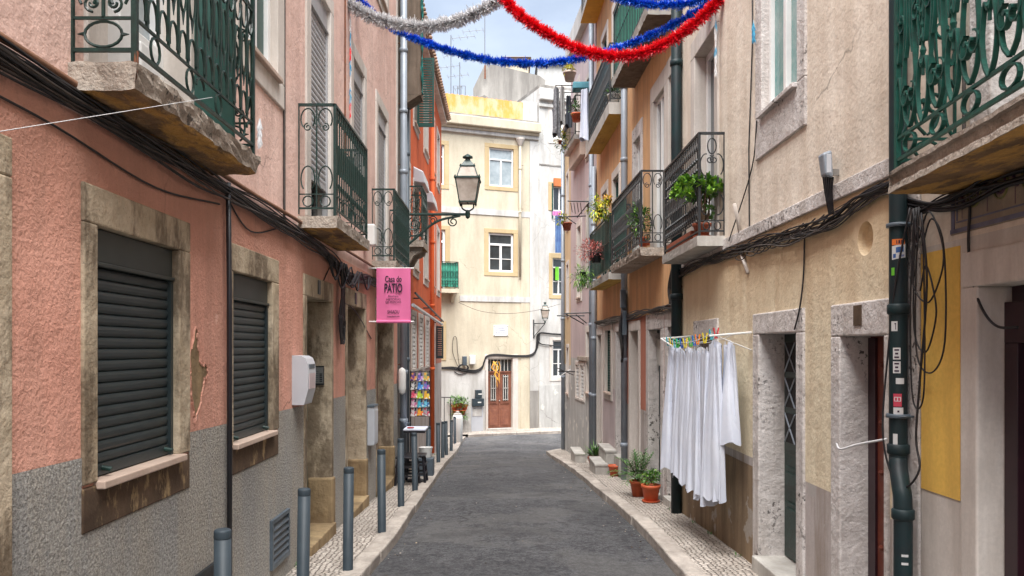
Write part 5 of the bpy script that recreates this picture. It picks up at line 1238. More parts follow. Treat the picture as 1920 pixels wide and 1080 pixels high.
S.append(([(2.045,3.92,.66),(2.04,3.86,.3),(2.05,3.95,-.2),(2.05,3.98,-.45),(2.04,3.93,-.60),(2.0,4.0,-.70),(1.975,4.1,-.62),(1.96,4.14,-.4),(1.985,4.13,.0),(2.0,4.08,.35),(2.03,4.0,.70)], .0055, cable_m))
wires('cable_coil', 'loops of black cable hanging between the teal downpipe and the yellow panel', S)
wires('loose_cable', 'single black cable curving down into the shop door frame', [([(2.085,3.58,.64),(2.09,3.60,.45),(2.09,3.56,.28),(2.085,3.48,.16),(2.085,3.38,.09),(2.12,3.30,.085)], .006, cable_m)])
wires('loose_cable', 'black cable dropping to the green door surround of the cream house', [([(2.085,5.55,.78),(2.085,5.57,.5),(2.07,5.60,.28),(2.07,5.70,.13)], .006, cable_m)])
wires('loose_cable', 'frayed white cable end poking out past the teal downpipe', [([(1.97,4.12,-.47),(1.90,4.3,-.52),(1.86,4.42,-.56),(1.87,4.50,-.54)], .006, string_m)])
S = bundle([FO.P(.0,.47,.03), FO.P(.5,.50,.03), FO.P(1.2,.50,.03), FO.P(2.2,.52,.03), FO.P(3.2,.50,.03), FD.P(.6,.52,.03), FD.P(2,.50,.03), FD.P(3.4,.52,.03)], 9, .04, .011, rn, (cable_m, cable_g))
for k in range(8): y0 = rn.uniform(.05,.4); S.append(([FO.P(y0,.50,.03), FO.P(y0+rn.uniform(-.1,.2),.75,.04), FO.P(.1,1.05+rn.uniform(0,.1),.03)], .008, cable_m))
for k in range(9): S.append(([FO.P(3.45,.6,.10), FO.P(3.50+rn.uniform(-.06,.06),.35,.13), FO.P(3.5+rn.uniform(-.08,.08),.0,.10), FO.P(3.5,-.25+rn.uniform(0,.2),.10)], .016, cable_m))
wires('cable_bundle', 'tangled cable run over the doors of the ochre and pale houses', S)
def fnp(x, y, o=.05): a, b = FN.px(x, y, o); return FN.P(a, b, o)
def fwp(x, y, o=.05): a, b = FW.px(x, y, o); return FW.P(a, b, o)
S = []
for k in range(4):
    d = k*1.6-2
    S.append(([fnp(828,690+d*.6), fnp(850,690+d), fnp(870,694+d), fnp(890,696+d), fnp(903,690+d), fnp(908,678+d), fnp(913,668+d*.6), fnp(930,665+d*.5), fnp(960,667+d*.6), fnp(990,667+d*.6), fnp(1003,660+d), fnp(1008+d,640), fwp(1009+d,628), fwp(1016,624+d*.3), fwp(1035,626+d*.3), fwp(1058,627+d*.3)], .015, cable_m))
S.append(([fwp(1008,652), fwp(1009,640), fwp(1015,645), fwp(1040,648), fwp(1060,648)], .02, cable_m))
S.append(([fwp(1054,560), fwp(1053,600), fwp(1054,640)], .02, cable_m))
wires('cable_bundle', 'thick black cables crossing the ivory building over the brown door', S)
S = [([fnp(868+9*math.cos(t*.8)+k, 689+6*math.sin(t*.8)+k*.5, .08) for t in range(9)], .016, cable_m) for k in range(3)] + [([fnp(858,686), fnp(849,660), fnp(850,634), fnp(856,634), fnp(858,660), fnp(861,684)], .010, cable_m), ([fnp(852,697), fnp(862,702), fnp(876,699)], .014, cable_m)]
wires('cable_coil', 'coil of cable on the ivory building left of the brown door', S)
wires('hanging_wire', 'thin wire sagging across the front of the ivory building', [([fnp(860,567,.3), fnp(900,583,1.0), fnp(950,588,1.4), fnp(1005,582,1.2), fwp(1050,570,.6)], .007, cable_g)], cat='wire')
for (x0,x1,y0,y1,mm,l) in ((879,889,666,683,box_white,'white electric box beside the cable coil'),(866,873,668,685,pipe_dark,'dark electric box beside the cable coil')):
    a, b, c, d = rect(FN,x0,x1,y0,y1); r = thing('electric_box', l, 'electric box', tuple(FN.P(a,c,0))); m = MB(); m.fbox(FN,a,b,c,d,.02,.16,mm); m.build('case', r, bevel=.012); m = MB(); m.fbox(FN,a+.02,b-.02,c+.02,d-.02,.16,.168,mm); m.build('lid', r)
for (x0,x1,y0,y1,o,l) in ((890,901,731,746,.02,'upper dark letter box left of the brown door'),(884,905,747,761,.02,'wide dark letter box below the smaller one, left of the brown door')):
    a, b, c, d = rect(FN,x0,x1,y0,y1); r = thing('letter_box', l, 'letter box', tuple(FN.P(a,c,0))); m = MB(); m.fbox(FN,a,b,c,d,o,.16,bollard_m); m.build('case', r, bevel=.01); m = MB(); m.fbox(FN,(a+b)/2-.03,(a+b)/2+.10,(c+d)/2-.02,(c+d)/2+.02,.16,.166,box_white); m.build('name_tag', r)
a, b, c, d = rect(FN,883,905,763,812); m = MB(); m.fbox(FN,a,b,c-.2,d,.02,.04,box_grey); m.fbox(FN,a+.05,b-.05,c+.62,d-.06,.04,.055,whitewash); m.build('cover_panel', BN.root)
# yellow rope tangle in the door
P0 = fnp(930,684,.12); S = []
for k in range(7): S.append(([P0+V((rn.uniform(-.15,.15),-.02,.12)), P0+V((rn.uniform(-.2,.2),-.05,-.1)), P0+V((rn.uniform(-.1,.15),-.04,-.35)), P0+V((rn.uniform(0,.14),-.03,-.5-rn.uniform(0,.35)))], .010, flower_y))
wires('rope', 'tangle of yellow rope hanging over the brown door', S, cat='rope')

# ---- clothes airer with white laundry on the cream house
AR = thing('clothes_airer', 'white wall airer with two arms and lines over the cream house window', 'clothes airer', (2.1, 7.8, .1))
m = MB()
for y in (6.78, 8.86):
    m = MB(); m.tube([(2.1,y,.13),(1.74,y,.10)], .009, box_white, 6); m.tube([(2.1,y+.01,-.02),(1.80,y,.10)], .005, box_white, 5)
    if y > 8: m.tube([(1.74,8.86,.10),(1.74,8.3,.02)], .010, box_white, 6)
    m.build('arm', AR)
m = MB()
for x in (1.76,1.86,1.96): m.tube(catm([(x,6.78,.12),(x,7.4,.06),(x,8.2,.05),(x,8.86,.11)],6), .0035, string_m, 5)
m.build('line', AR)
def garment(x, ya, yb, zt, L, label, wt=.78, k=7, amp=.03, seed=0, thick=.045, curve=0.0, hem=0):
    """a dress hung folded over a line: a loose tube of cloth with deep vertical folds"""
    r = random.Random(seed); ph = [r.uniform(0,6.28) for _ in range(5)]; rows = []; nv, nh = 30, 110; yc = (ya+yb)/2; hw = (yb-ya)/2
    for j in range(nv+1):
        t = j/nv; row = []; w_ = hw*lerp(wt, 1.06, t**.8); th = lerp(.018, thick, min(1, t*1.6))
        for i in range(nh):
            a = 2*math.pi*i/nh; f = amp*(.35+.65*t)*math.sin(k*a+ph[0]+1.2*math.sin(t*2.2+ph[1]))+amp*.45*math.sin(round(k*2.3)*a+ph[2]+t*2)
            yy = yc+w_*math.cos(a)+.015*math.sin(a*5+ph[3]+t*4)
            xx = x+(th+f*.9)*math.sin(a)+f*.7+.05*t*math.sin(2.1*a+ph[3])+curve*t
            sc_ = .055*(1-abs(math.cos(a*2.0+ph[4]*0)))*0
            top = zt-.075*abs(math.sin((2+seed%2)*math.pi*(yy-ya)/(yb-ya)))-.012*(seed%4)
            zz = lerp(top, zt-L-hem*(math.cos(a))*.5, t)+(.018*math.sin(k*a+ph[2]) if t > .95 else 0)
            row.append(V((xx, yy, zz)))
        rows.append(row)
    m = MB(); m.grid(rows, cloth, True)
    o = m.build('garment', smooth=True, normals=False, label=label, cat='laundry', group='white laundry on the airer')
    return o
garment(1.95, 6.80, 7.10, .08, .90, 'white short-sleeved garment, shortest of the laundry, nearest the doorway', k=6, seed=1, amp=.024)
garment(1.86, 6.90, 7.24, .10, 1.43, 'long white dress hanging lowest, second from the doorway', k=8, seed=2, amp=.030)
garment(1.84, 7.18, 7.50, .05, 1.46, 'long white dress third from the doorway, with a straight hem', k=8, seed=3, amp=.032)
garment(1.83, 7.45, 7.76, .04, 1.41, 'white dress fourth from the doorway, in the middle of the line', k=9, seed=14, amp=.030)
garment(1.82, 7.72, 8.02, .02, 1.36, 'white pleated dress just left of the middle one', k=9, seed=4, amp=.030)
garment(1.82, 7.98, 8.28, .01, 1.33, 'white narrow dress third from the far end of the line', k=8, seed=5, amp=.030)
garment(1.81, 8.24, 8.50, .02, 1.30, 'white flared dress second from the far end of the line', k=7, seed=16, amp=.028)
garment(1.80, 8.46, 8.72, .07, 1.36, 'white dress farthest up the street, its hem flaring out', k=6, seed=6, amp=.030, curve=-.03, wt=.5)
pc_ = [('red',(.6,.02,.03)),('blue',(.02,.12,.5)),('yellow',(.75,.6,.02)),('green',(.05,.4,.06)),('turquoise',(.02,.38,.45)),('orange',(.8,.25,.02))]
pm = {n: col('peg_'+n, c) for n, c in pc_}
seq = [('red',6.98,1.85,.13),('turquoise',7.12,1.85,.12),('yellow',7.25,1.82,.09),('orange',7.40,1.79,.08),('blue',7.52,1.79,.07),('green',7.66,1.79,.06),('yellow',7.82,1.77,.05),('blue',7.95,1.77,.05),('green',8.10,1.76,.05),('turquoise',8.22,1.76,.05),('yellow',8.36,1.75,.06),('turquoise',8.52,1.75,.07)]
cnt = {}
for n, y, x, z in seq:
    cnt[n] = cnt.get(n, 0)+1
    ordw = {1:'nearest', 2:'second', 3:'third'}[cnt[n]]
    m = MB(); a = rn.uniform(-.02,.02)
    m.hexa([(x-.012,y-.008,z-.05),(x-.002,y-.008,z-.05),(x-.002,y+.008,z-.05),(x-.012,y+.008,z-.05),(x-.026,y-.008,z+.045),(x-.016,y-.008,z+.045),(x-.016,y+.008,z+.045),(x-.026,y+.008,z+.045)], pm[n])
    m.hexa([(x+.002,y-.008,z-.05),(x+.012,y-.008,z-.05),(x+.012,y+.008,z-.05),(x+.002,y+.008,z-.05),(x+.016,y-.008,z+.045),(x+.026,y-.008,z+.045),(x+.026,y+.008,z+.045),(x+.016,y+.008,z+.045)], pm[n])
    m.tube([(x-.014,y,z+.0),(x+.014,y,z+.0)], .006, steel, 6)
    m.build('clothes_peg', label=f'{n} clothes peg on the white laundry, {ordw} of its colour from the doorway', cat='clothes peg', group='pegs on the laundry line')

# ---- plants
def leaf(m, p, d, up, L, W, mat, fold=.25, bend=.2):
    d = d.normalized(); s = d.cross(up); s = s.normalized() if s.length > 1e-4 else V((1,0,0)); n = s.cross(d)
    a = p; b = p+d*L*.45+s*W*.5+n*fold*W; c = p+d*L*.45-s*W*.5+n*fold*W; e = p+d*L-n*bend*L; q = p+d*L*.5
    i = len(m.v); m.v += [tuple(a),tuple(b),tuple(e),tuple(c),tuple(q)]; k = m.mi(mat)
    m.f += [(i,i+1,i+4),(i+1,i+2,i+4),(i+2,i+3,i+4),(i+3,i,i+4)]; m.m += [k]*4
def rdir(r, up=0): 
    while 1:
        v = V((r.uniform(-1,1), r.uniform(-1,1), r.uniform(-1,1)))
        if .1 < v.length < 1: v.z += up; return v.normalized()
def pot(root, c, r, h, mat=pot_m, saucer=False):
    m = MB(); m.lathe(c, [(r*.72,0),(r*.97,h*.80),(r*1.08,h*.81),(r*1.10,h),(r*.98,h),(r*.92,h*.86)], mat, 22); m.build('pot', root, smooth=False)
    for p in [o for o in root.children if o.name.startswith('pot')]: p.data.polygons.foreach_set('use_smooth', [abs(q.normal.z) < .6 for q in p.data.polygons])
    m = MB(); m.lathe((c[0],c[1],c[2]+h*.84), [(r*.94,0),(r*.5,.012),(.01,.015)], soil, 14); m.build('soil', root)
    if saucer: m = MB(); m.lathe(c, [(r*.8,-.0),(r*1.0,.004),(r*1.02,.02),(r*.8,.016)], mat, 20); m.build('saucer', root)
def fol(root, name, fn, mat):
    m = MB(); fn(m); m.build(name, root, normals=False)
def palm(c, n, L, r, mat, lw=.10, droop=.6):
    def f(m):
        for k in range(n):
            a = 2*math.pi*k/n+r.uniform(-.3,.3); el_ = r.uniform(.45,1.45); d = V((math.cos(a)*math.cos(el_), math.sin(a)*math.cos(el_), math.sin(el_))); LL = L*r.uniform(.7,1.1); pts = []
            for i in range(9): t = i/8; pts.append(V(c)+d*LL*t+V((0,0,-droop*LL*t*t*math.cos(el_))))
            m.tube(pts, .003, wood_stem if k % 3 else mat, 4)
            for i in range(2, 9):
                s = (pts[i]-pts[i-1]).normalized().cross(V((0,0,1)))
                if s.length < .05: s = V((1,0,0))
                s.normalize()
                for sg in (-1, 1): leaf(m, pts[i], (s*sg+(pts[i]-pts[i-1]).normalized()*.8+V((0,0,.1))), V((0,0,1)), lw*(1.15-abs(i/8-.5))*r.uniform(.8,1.15), .019, mat)
    return f
def bushy(c, n, rad, r, mats, L=.06, W=.03, up=.3, stems=6, base=None):
    def f(m):
        base_ = V(base) if base else V(c)-V((0,0,rad[2]))
        for s in range(stems): m.tube([base_, base_.lerp(V(c),.5)+rdir(r)*.02, V(c)+V([rad[i]*.6*rdir(r)[i] for i in range(3)])], .006, wood_stem, 4)
        for k in range(n):
            v = rdir(r); rr = r.random()**.45; bl = 1+.25*math.sin(v.x*5+v.z*4)
            p = V(c)+V((v.x*rad[0],v.y*rad[1],v.z*rad[2]))*rr*bl
            leaf(m, p, (v+rdir(r)*.7+V((0,0,up))), V((0,0,1)) if abs(v.z) < .9 else V((1,0,0)), L*r.uniform(.7,1.25), W*r.uniform(.8,1.2), r.choice(mats))
    return f
r = random.Random(5)
Y = 11.0; T = thing('potted_plant', 'terracotta pot with a leafy green parlour palm on the pavement', 'potted plant', (1.85,Y,gz(Y)), 'plant pots on the right pavement'); pot(T,(1.85,Y,gz(Y)),.115,.22); fol(T,'foliage',palm((1.85,Y,gz(Y)+.2),34,.52,r,leaf_mid,.13),None)
Y = 10.35; T = thing('potted_plant', 'orange plastic pot on a saucer with a small bushy plant, nearest the laundry', 'potted plant', (1.90,Y,gz(Y)), 'plant pots on the right pavement'); pot(T,(1.90,Y,gz(Y)+.01),.115,.22,saucer=True); fol(T,'foliage',bushy((1.91,Y,gz(Y)+.33),110,(.09,.09,.09),r,(leaf_mid,leaf_bright),.06,.04),None)
Y = 13.8; T = thing('plant_pot', 'empty-looking red-orange pot in front of the stone steps', 'plant pot', (1.91,Y,gz(Y)), 'plant pots on the right pavement'); pot(T,(1.91,Y,gz(Y)),.105,.19)
Y = 15.5; T = thing('potted_plant', 'orange pot with a spiky agave behind the lower stone step', 'potted plant', (1.76,Y,gz(Y)), 'plant pots on the right pavement'); pot(T,(1.76,Y,gz(Y)),.13,.22)
def spiky(c, n, L, r, mats):
    def f(m):
        for k in range(n):
            a = r.uniform(0,6.28); e = r.uniform(.3,1.4); d = V((math.cos(a)*math.cos(e),math.sin(a)*math.cos(e),math.sin(e))); leaf(m, V(c), d, V((0,0,1)) if e < 1.2 else V((1,0,0)), L*r.uniform(.6,1.1), .03, r.choice(mats), .2, .15)
    return f
fol(T,'foliage',spiky((1.76,Y,gz(Y)+.2),60,.42,r,(leaf_dark,leaf_mid)),None)
# jade tree on the black balcony
Y = 7.80; c0 = V((1.93,Y,1.07)); T = thing('potted_plant', 'bright green jade tree in a terracotta pot on the black iron balcony', 'potted plant', tuple(c0)); pot(T, tuple(c0), .085, .14, pot_br, True)
m = MB()
for k in range(7):
    e = c0+V((r.uniform(-.16,.12), r.uniform(-.14,.14), .42+r.uniform(-.05,.08))); m.tube(catm([c0+V((0,0,.1)), c0.lerp(e,.45)+rdir(r)*.03, e],4), [.016]*5+[.009]*4, wood_stem, 6)
m.build('trunk', T)
def jade(m):
    for k in range(120):
        v = V((r.uniform(-1,1),r.uniform(-1,1),r.uniform(-.4,1)))
        if v.length > 1: v.normalize()
        p = c0+V((-.04,0,.44))+V((v.x*.25,v.y*.22,v.z*.15))
        for j in range(12): leaf(m, p, rdir(r,.35), V((0,0,1)), r.choice((.045,.06,.07)), .040, leaf_bright if j%3 else leaf_mid, .3, -.1)
    for k in range(12):
        p = c0+V((r.uniform(-.03,.12),r.uniform(-.1,.1),.22+r.uniform(-.05,.07)))
        for j in range(10): leaf(m, p, rdir(r,.35), V((0,0,1)), .05, .03, leaf_mid, .3, -.1)
fol(T,'foliage',jade,None)
T = thing('planter', 'long dark red trough standing along the floor of the black iron balcony', 'planter', (1.90,8.5,1.07)); m = MB(); m.box(1.865,1.95,8.0,9.15,1.075,1.17,pot_br); m.build('trough', T, bevel=.01); m = MB(); m.box(1.875,1.94,8.02,9.13,1.171,1.175,soil); m.build('soil', T)
def balc_plant(px, py, Y, potw, poth, label, fn, mat=pot_m):
    c = at(px, py, Y); T = thing('potted_plant', label, 'potted plant', tuple(c)); pot(T, tuple(c), potw, poth, mat); 
    for name, f in fn(c): fol(T, name, f, None)
balc_plant(1206, 462, 10.75, .07, .12, 'terracotta pot with a loose green shrub on the dark screened balcony', lambda c: [('foliage', bushy(tuple(c+V((-.03,0,.36))), 420, (.16,.16,.20), r, (leaf_mid,leaf_dark,leaf_bright), .055,.025, base=tuple(c+V((0,0,.1)))))])
balc_plant(1215, 460, 10.6, .03, .05, 'tiny pot at the near end of the dark screened balcony', lambda c: [('foliage', bushy(tuple(c+V((0,0,.12))), 40, (.04,.04,.06), r, (leaf_dark,), .03,.015, base=tuple(c+V((0,0,.05)))))])
balc_plant(1124, 405, 13.4, .06, .1, 'yellow-green hanging plant clipped high on the balcony rail', lambda c: [('foliage', bushy(tuple(c+V((0,0,.12))), 380, (.17,.14,.20), r, (leaf_yel,leaf_yel,leaf_bright), .07,.028, up=-.2))], black_iron)
balc_plant(1118, 493, 14.1, .10, .18, 'black hanging pot overflowing with pink-red succulents', lambda c: [('foliage', bushy(tuple(c+V((-.08,0,.22))), 750, (.25,.18,.19), r, (leaf_red,), .055,.018, up=.1))], black_iron)
balc_plant(1093, 520, 14.9, .06, .10, 'green trailing fern hanging below the pink-red succulents', lambda c: [('foliage', bushy(tuple(c+V((0,0,.0))), 520, (.19,.14,.22), r, (leaf_mid,leaf_bright), .10,.016, up=-.5))], black_iron)
balc_plant(1063, 432, 18.5, .11, .18, 'brown pot hanging from an iron bracket on the lilac house', lambda c: [('foliage', bushy(tuple(c+V((-.1,0,.25))), 120, (.16,.1,.14), r, (leaf_mid,leaf_yel), .08,.03))], pot_br)
balc_plant(1141, 382, 13.5, .05, .08, 'small yellow flowered plant on the rail between the green panels', lambda c: [('foliage', bushy(tuple(c+V((-.02,0,.05))), 120, (.08,.08,.09), r, (leaf_yel,flower_y), .06,.025))], black_iron)
balc_plant(1150, 193, 13.6, .10, .14, 'white trough of succulents at the end of the teal boarded balcony', lambda c: [('foliage', bushy(tuple(c+V((0,0,.18))), 120, (.12,.10,.08), r, (leaf_mid,leaf_dark), .07,.025))], box_white)
balc_plant(1081, 228, 17.9, .12, .18, 'orange pot on the upper balcony shelf of the lilac house', lambda c: [('foliage', bushy(tuple(c+V((0,0,.28))), 140, (.14,.12,.16), r, (leaf_mid,leaf_dark), .08,.03))])
balc_plant(1068, 152, 18.2, .14, .20, 'peach pot with yellow-leaved plant on top of the green trough shelf', lambda c: [('foliage', bushy(tuple(c+V((0,0,.26))), 140, (.13,.12,.14), r, (leaf_yel,), .08,.04))], sill_m)
balc_plant(1050, 270, 18.6, .05, .08, 'dry trailing plant under the balcony of the lilac house', lambda c: [('foliage', bushy(tuple(c+V((0.05,0,.1))), 240, (.15,.15,.30), r, (leaf_dark,leaf_yel), .07,.03))], pot_br)
# troughs and airer of the lilac house
T = thing('planter', 'turquoise trough on an iron shelf on the lilac house', 'planter', tuple(at(1090,168,17.9))); p = at(1074,168,17.9); q2 = at(1107,157,17.9); m = MB(); m.box(p.x,q2.x,17.8,18.1,p.z,q2.z+.02,blue_board); m.build('trough', T, bevel=.02); m = MB(); m.box(p.x+.02,q2.x-.02,17.82,18.08,q2.z+.02,q2.z+.024,soil); m.build('soil', T)
T = thing('clothes_airer', 'dark iron airer with hanging clothes near the top of the lilac house', 'clothes airer', tuple(at(1060,160,18.2))); m = MB(); 
for dy in (0,.5,1.0): a = at(1042,160,18.2); b = at(1110,160,18.2); m.tube([a+V((.06*dy,dy,0)), b+V((0,dy,0))], .012, black_iron, 5)
m.tube([at(1042,160,18.2), at(1042,160,18.2)+V((.06,1.0,0))], .012, black_iron, 5); m.build('rack', T)
def hung(px, y0, y1, Y, w, mat, label, seed):
    rr = random.Random(seed); a, b = at(px, y0, Y), at(px, y1, Y); rows = []
    for j in range(11):
        t = j/10; row = []
        for i in range(24):
            an = 2*math.pi*i/24; ww = w*(.6+.4*t); row.append(V((a.x+ww*.5*math.cos(an)+.015*math.sin(4*an+t*3), a.y+(.04+.03*math.sin(3*an+seed))*math.sin(an)*2, lerp(a.z,b.z,t)+(.04*math.sin(an*2) if j == 10 else 0))))
        rows.append(row)
    m = MB(); m.grid(rows, mat, True); m.build('garment', smooth=True, normals=False, label=label, cat='laundry', group='laundry high on the right side')
hung(1043,166,254,18.2,.17,flat('dark_check_cloth',(.05,.055,.065),.9,0,.5,22,c2=(.25,.25,.26)),'dark checked garment, outermost on the high airer',1)
hung(1054,163,232,18.4,.12,flat('grey_cloth',(.45,.44,.43),.9),'pale grey garment second from the outside on the high airer',2)
hung(1066,180,238,18.5,.14,flat('slate_cloth',(.07,.08,.10),.9),'slate blue garment hanging beside the orange pot',3)
hung(1096,168,262,17.4,.22,cloth,'white sheet hanging nearest the teal boarded balcony',4)
hung(1091,48,52,15,.02,cloth,'x',5) if False else None
T = thing('clothes_airer', 'iron bracket airer on the lilac house at door-top height', 'clothes airer', tuple(at(1085,590,18)))
m = MB(); m.tube([at(1112,586,17.2), at(1056,588,17.2)], .014, black_iron, 5); m.tube([at(1108,592,18.4), at(1044,592,18.4)], .014, black_iron, 5); m.tube([at(1060,588,17.2), at(1078,608,17.6)+V((.2,0,0))], .012, black_iron, 5); m.tube([at(1080,590,17.2), at(1100,606,17.2)], .012, black_iron, 5); m.build('frame', T)
T = thing('clothes_airer', 'empty folding iron airer on the lilac house, beside the hanging brown pot', 'clothes airer', tuple(at(1085,400,18)))
m = MB(); m.tube([at(1104,378,17.2), at(1064,377,17.2)], .014, black_iron, 5); m.tube([at(1098,405,17.6), at(1050,407,18.4)], .014, black_iron, 5); m.tube([at(1104,380,17.2), at(1082,408,17.6)], .012, black_iron, 5); m.tube([at(1062,407,18), at(1080,420,18)], .01, black_iron, 5)
for k in range(4): m.tube([at(1070+k*6,380,17.3), at(1073+k*6,398+3*(k%2),17.3)], .009, cable_g, 5)
m.build('frame', T)
T = thing('clothes_airer', 'small iron airer near the foot of the corner house', 'clothes airer', tuple(at(1070,700,18)))
m = MB(); m.tube([at(1078,697,19.5), at(1047,696,20)], .014, black_iron, 5); m.tube([at(1075,703,19.5), at(1045,690,20)], .012, black_iron, 5); m.tube([at(1070,692,20), at(1052,704,20)], .01, box_white, 5); m.build('frame', T)
def bluecl(x0, x1, y0, y1, Y, mat, label, seed):
    rows = []; a = at(x0,y0,Y); b = at(x1,y1,Y)
    for j in range(9):
        rows.append([V((lerp(a.x,b.x,i/14), Y+.05*math.sin(i*1.9+seed+j*.2), lerp(a.z,b.z,j/8))) for i in range(15)])
    m = MB(); m.grid(rows, mat); m.build('garment', smooth=True, normals=False, label=label, cat='laundry', group='laundry on the white building')
bluecl(1041,1057,400,474,29.4,flat('blue_cloth',(.06,.11,.28),.9,0,.3,3,c2=(.13,.24,.42)),'long blue cloth hanging under the orange blind of the white building',1)
bluecl(1036,1060,396,404,29.2,col('magenta_cloth',(.55,.18,.42)),'short magenta cloth draped over the line above the blue cloth',2)

# ---- steps
for (nm, x0, x1, y0, y1, h, lab) in (('doorstep',1.60,1.83,14.0,15.0,.19,'low worn stone step behind the empty red pot'),('doorstep',1.80,2.00,14.15,15.2,.42,'higher stone block step against the pale house wall'),('doorstep',1.50,1.72,16.9,18.0,.20,'farthest stone step, beside the agave pot')):
    T = thing(nm, lab, 'step', (x0,y0,gz(y0)), 'stone steps on the right pavement'); m = MB(); m.box(x0,x1,y0,y1,gz(y1)-.2,gz(y0)+h-.05,marble); m.build('riser', T, bevel=.012); m = MB(); m.box(x0-.012,x1,y0-.012,y1+.01,gz(y0)+h-.049,gz(y0)+h,marble); m.build('tread', T, bevel=.012)

# ---- souvenir rack, table, stools, bin, railing on the left
Y = 14.6; RK = thing('display_rack', 'tall display rack hung with rows of bright printed bags', 'display rack', tuple(at(790,850,Y)))
m = MB()
for x in (770,806): m.tube([at(x,695,Y+.03), at(x,862,Y+.03)], .012, black_iron, 5)
for y in (697,714,731,748,765,780): m.tube([at(770,y,Y+.03), at(806,y,Y+.03)], .008, black_iron, 5)
m.build('frame', RK)
def bagmat(name, c1, c2):
    m, t, p = nodes(name); g = t.nodes.new('ShaderNodeTexCoord').outputs['Object']
    v = t.nodes.new('ShaderNodeTexVoronoi'); v.inputs['Scale'].default_value = 24; t.links.new(g, v.inputs['Vector'])
    sp = t.nodes.new('ShaderNodeSeparateColor'); t.links.new(v.outputs['Color'], sp.inputs[0])
    a = mixc(t, math_(t, 'GREATER_THAN', sp.outputs[0], .55), c1, c2); a = mixc(t, math_(t, 'GREATER_THAN', sp.outputs[1], .82), a, (.7,.68,.62)); a = mixc(t, math_(t, 'GREATER_THAN', sp.outputs[2], .85), a, (.03,.03,.05))
    t.links.new(a, p.inputs['Base Color']); p.inputs['Roughness'].default_value = .5; return m
cols5 = [[('purple and orange',(.16,.03,.20),(.7,.3,.05)),('blue and violet',(.10,.07,.35),(.55,.3,.5)),('olive and orange',(.35,.33,.10),(.75,.35,.04))],
         [('white and black',(.62,.6,.58),(.05,.05,.05)),('royal blue',(.03,.16,.55),(.1,.4,.7)),('violet and blue',(.12,.15,.45),(.4,.1,.35))],
         [('crimson',(.65,.05,.12),(.75,.25,.25)),('lime',(.50,.62,.03),(.3,.45,.03)),('orange and yellow',(.75,.35,.03),(.8,.6,.05))],
         [('pale pink',(.60,.42,.48),(.5,.1,.25)),('turquoise',(.03,.42,.55),(.1,.2,.4)),('sky blue',(.12,.45,.60),(.03,.12,.3))],
         [('white and red',(.6,.55,.55),(.5,.08,.1)),('golden orange',(.78,.38,.02),(.8,.15,.03)),('grey and red',(.35,.30,.32),(.5,.05,.1))]]
rown = ['top row','second row','middle row','fourth row','bottom row']; coln = ['left','centre','right']
for i, row in enumerate(cols5):
    for j, (n, c1, c2) in enumerate(row):
        a = at(771+j*11.8, 698+(i+1)*16.4, Y); b = at(771+(j+1)*11.8-1, 698+i*16.4+1.2, Y); mt = bagmat('bag_'+n.replace(' ','_'), c1, c2)
        T = thing('souvenir_bag', f'{n} printed bag hanging {coln[j]} in the {rown[i]} of the rack', 'bag', (a.x,Y,a.z), 'printed bags on the display rack')
        m = MB(); qa, qb, qc = r.uniform(-.012,.012), r.uniform(-.012,.012), r.uniform(-.012,.014)
        m.hexa([(a.x-.006+qa,Y-.05,a.z+qb),(b.x+.006+qa,Y-.05,a.z+qc),(b.x+.006,Y,a.z+qc),(a.x-.006,Y,a.z+qb),(a.x+.012,Y-.02,b.z+qb),(b.x-.012,Y-.02,b.z-.006),(b.x-.012,Y,b.z-.006),(a.x+.012,Y,b.z+qb)], mt); m.build('bag_body', T, bevel=.008)
        m = MB(); m.tube(catm([(a.x+.03,Y-.02,b.z-.01),((a.x+b.x)/2,Y-.03,b.z+.03),(b.x-.03,Y-.02,b.z-.01)],4), .004, mt, 4); m.build('strap', T)
Y = 12.95; tz = (652-806)/1500*Y; x0, x1 = -1.60, -1.26
TB = thing('cafe_table', 'small tall table with a white cloth top behind the bollards', 'table', (-1.43,Y,gz(Y)))
m = MB(); m.box(x0,x1,Y-.2,Y+.25,tz-.03,tz,pipe_black); m.build('tabletop', TB); m = MB(); m.tube([(-1.43,Y,gz(Y)),(-1.43,Y,tz-.03)], .025, pipe_black, 8); m.lathe((-1.43,Y,gz(Y)), [(.16,0),(.15,.02),(.03,.04)], pipe_black, 14); m.build('leg', TB)
m = MB(); m.box(x0-.01,x1+.01,Y-.21,Y+.26,tz+.002,tz+.035,cloth); m.build('tablecloth', bevel=.012, label='folded white cloth lying on the small tall table', cat='cloth')
m = MB(); m.lathe((-1.5,Y-.1,tz+.037), [(.05,0),(.06,.015),(.02,.02)], col('red_dish',(.5,.03,.03)), 12); m.build('dish', label='small red dish on the white cloth', cat='dish')
for (x, y, l) in ((-1.50,12.45,'black plastic stool nearest the camera under the small table'),(-1.42,12.85,'black plastic stool behind the nearer one')):
    T = thing('stool', l, 'stool', (x,y,gz(y)), 'black stools by the table'); g0 = gz(y); m = MB(); m.box(x-.17,x+.17,y-.17,y+.17,g0+.42,g0+.45,pipe_black); m.build('seat', T, bevel=.012)
    for sx in (-1,1):
        for sy in (-1,1): m = MB(); m.tube([(x+sx*.17,y+sy*.17,g0),(x+sx*.13,y+sy*.13,g0+.42)], .022, pipe_black, 6); m.build('leg', T)
    m = MB()
    for z in (.14,.28): m.box(x-.165,x+.165,y-.175,y-.16,g0+z,g0+z+.03,pipe_black); m.box(x-.165,x+.165,y+.16,y+.175,g0+z,g0+z+.03,pipe_black); m.box(x-.175,x-.16,y-.16,y+.16,g0+z,g0+z+.03,pipe_black); m.box(x+.16,x+.175,y-.16,y+.16,g0+z,g0+z+.03,pipe_black)
    m.build('rail', T)
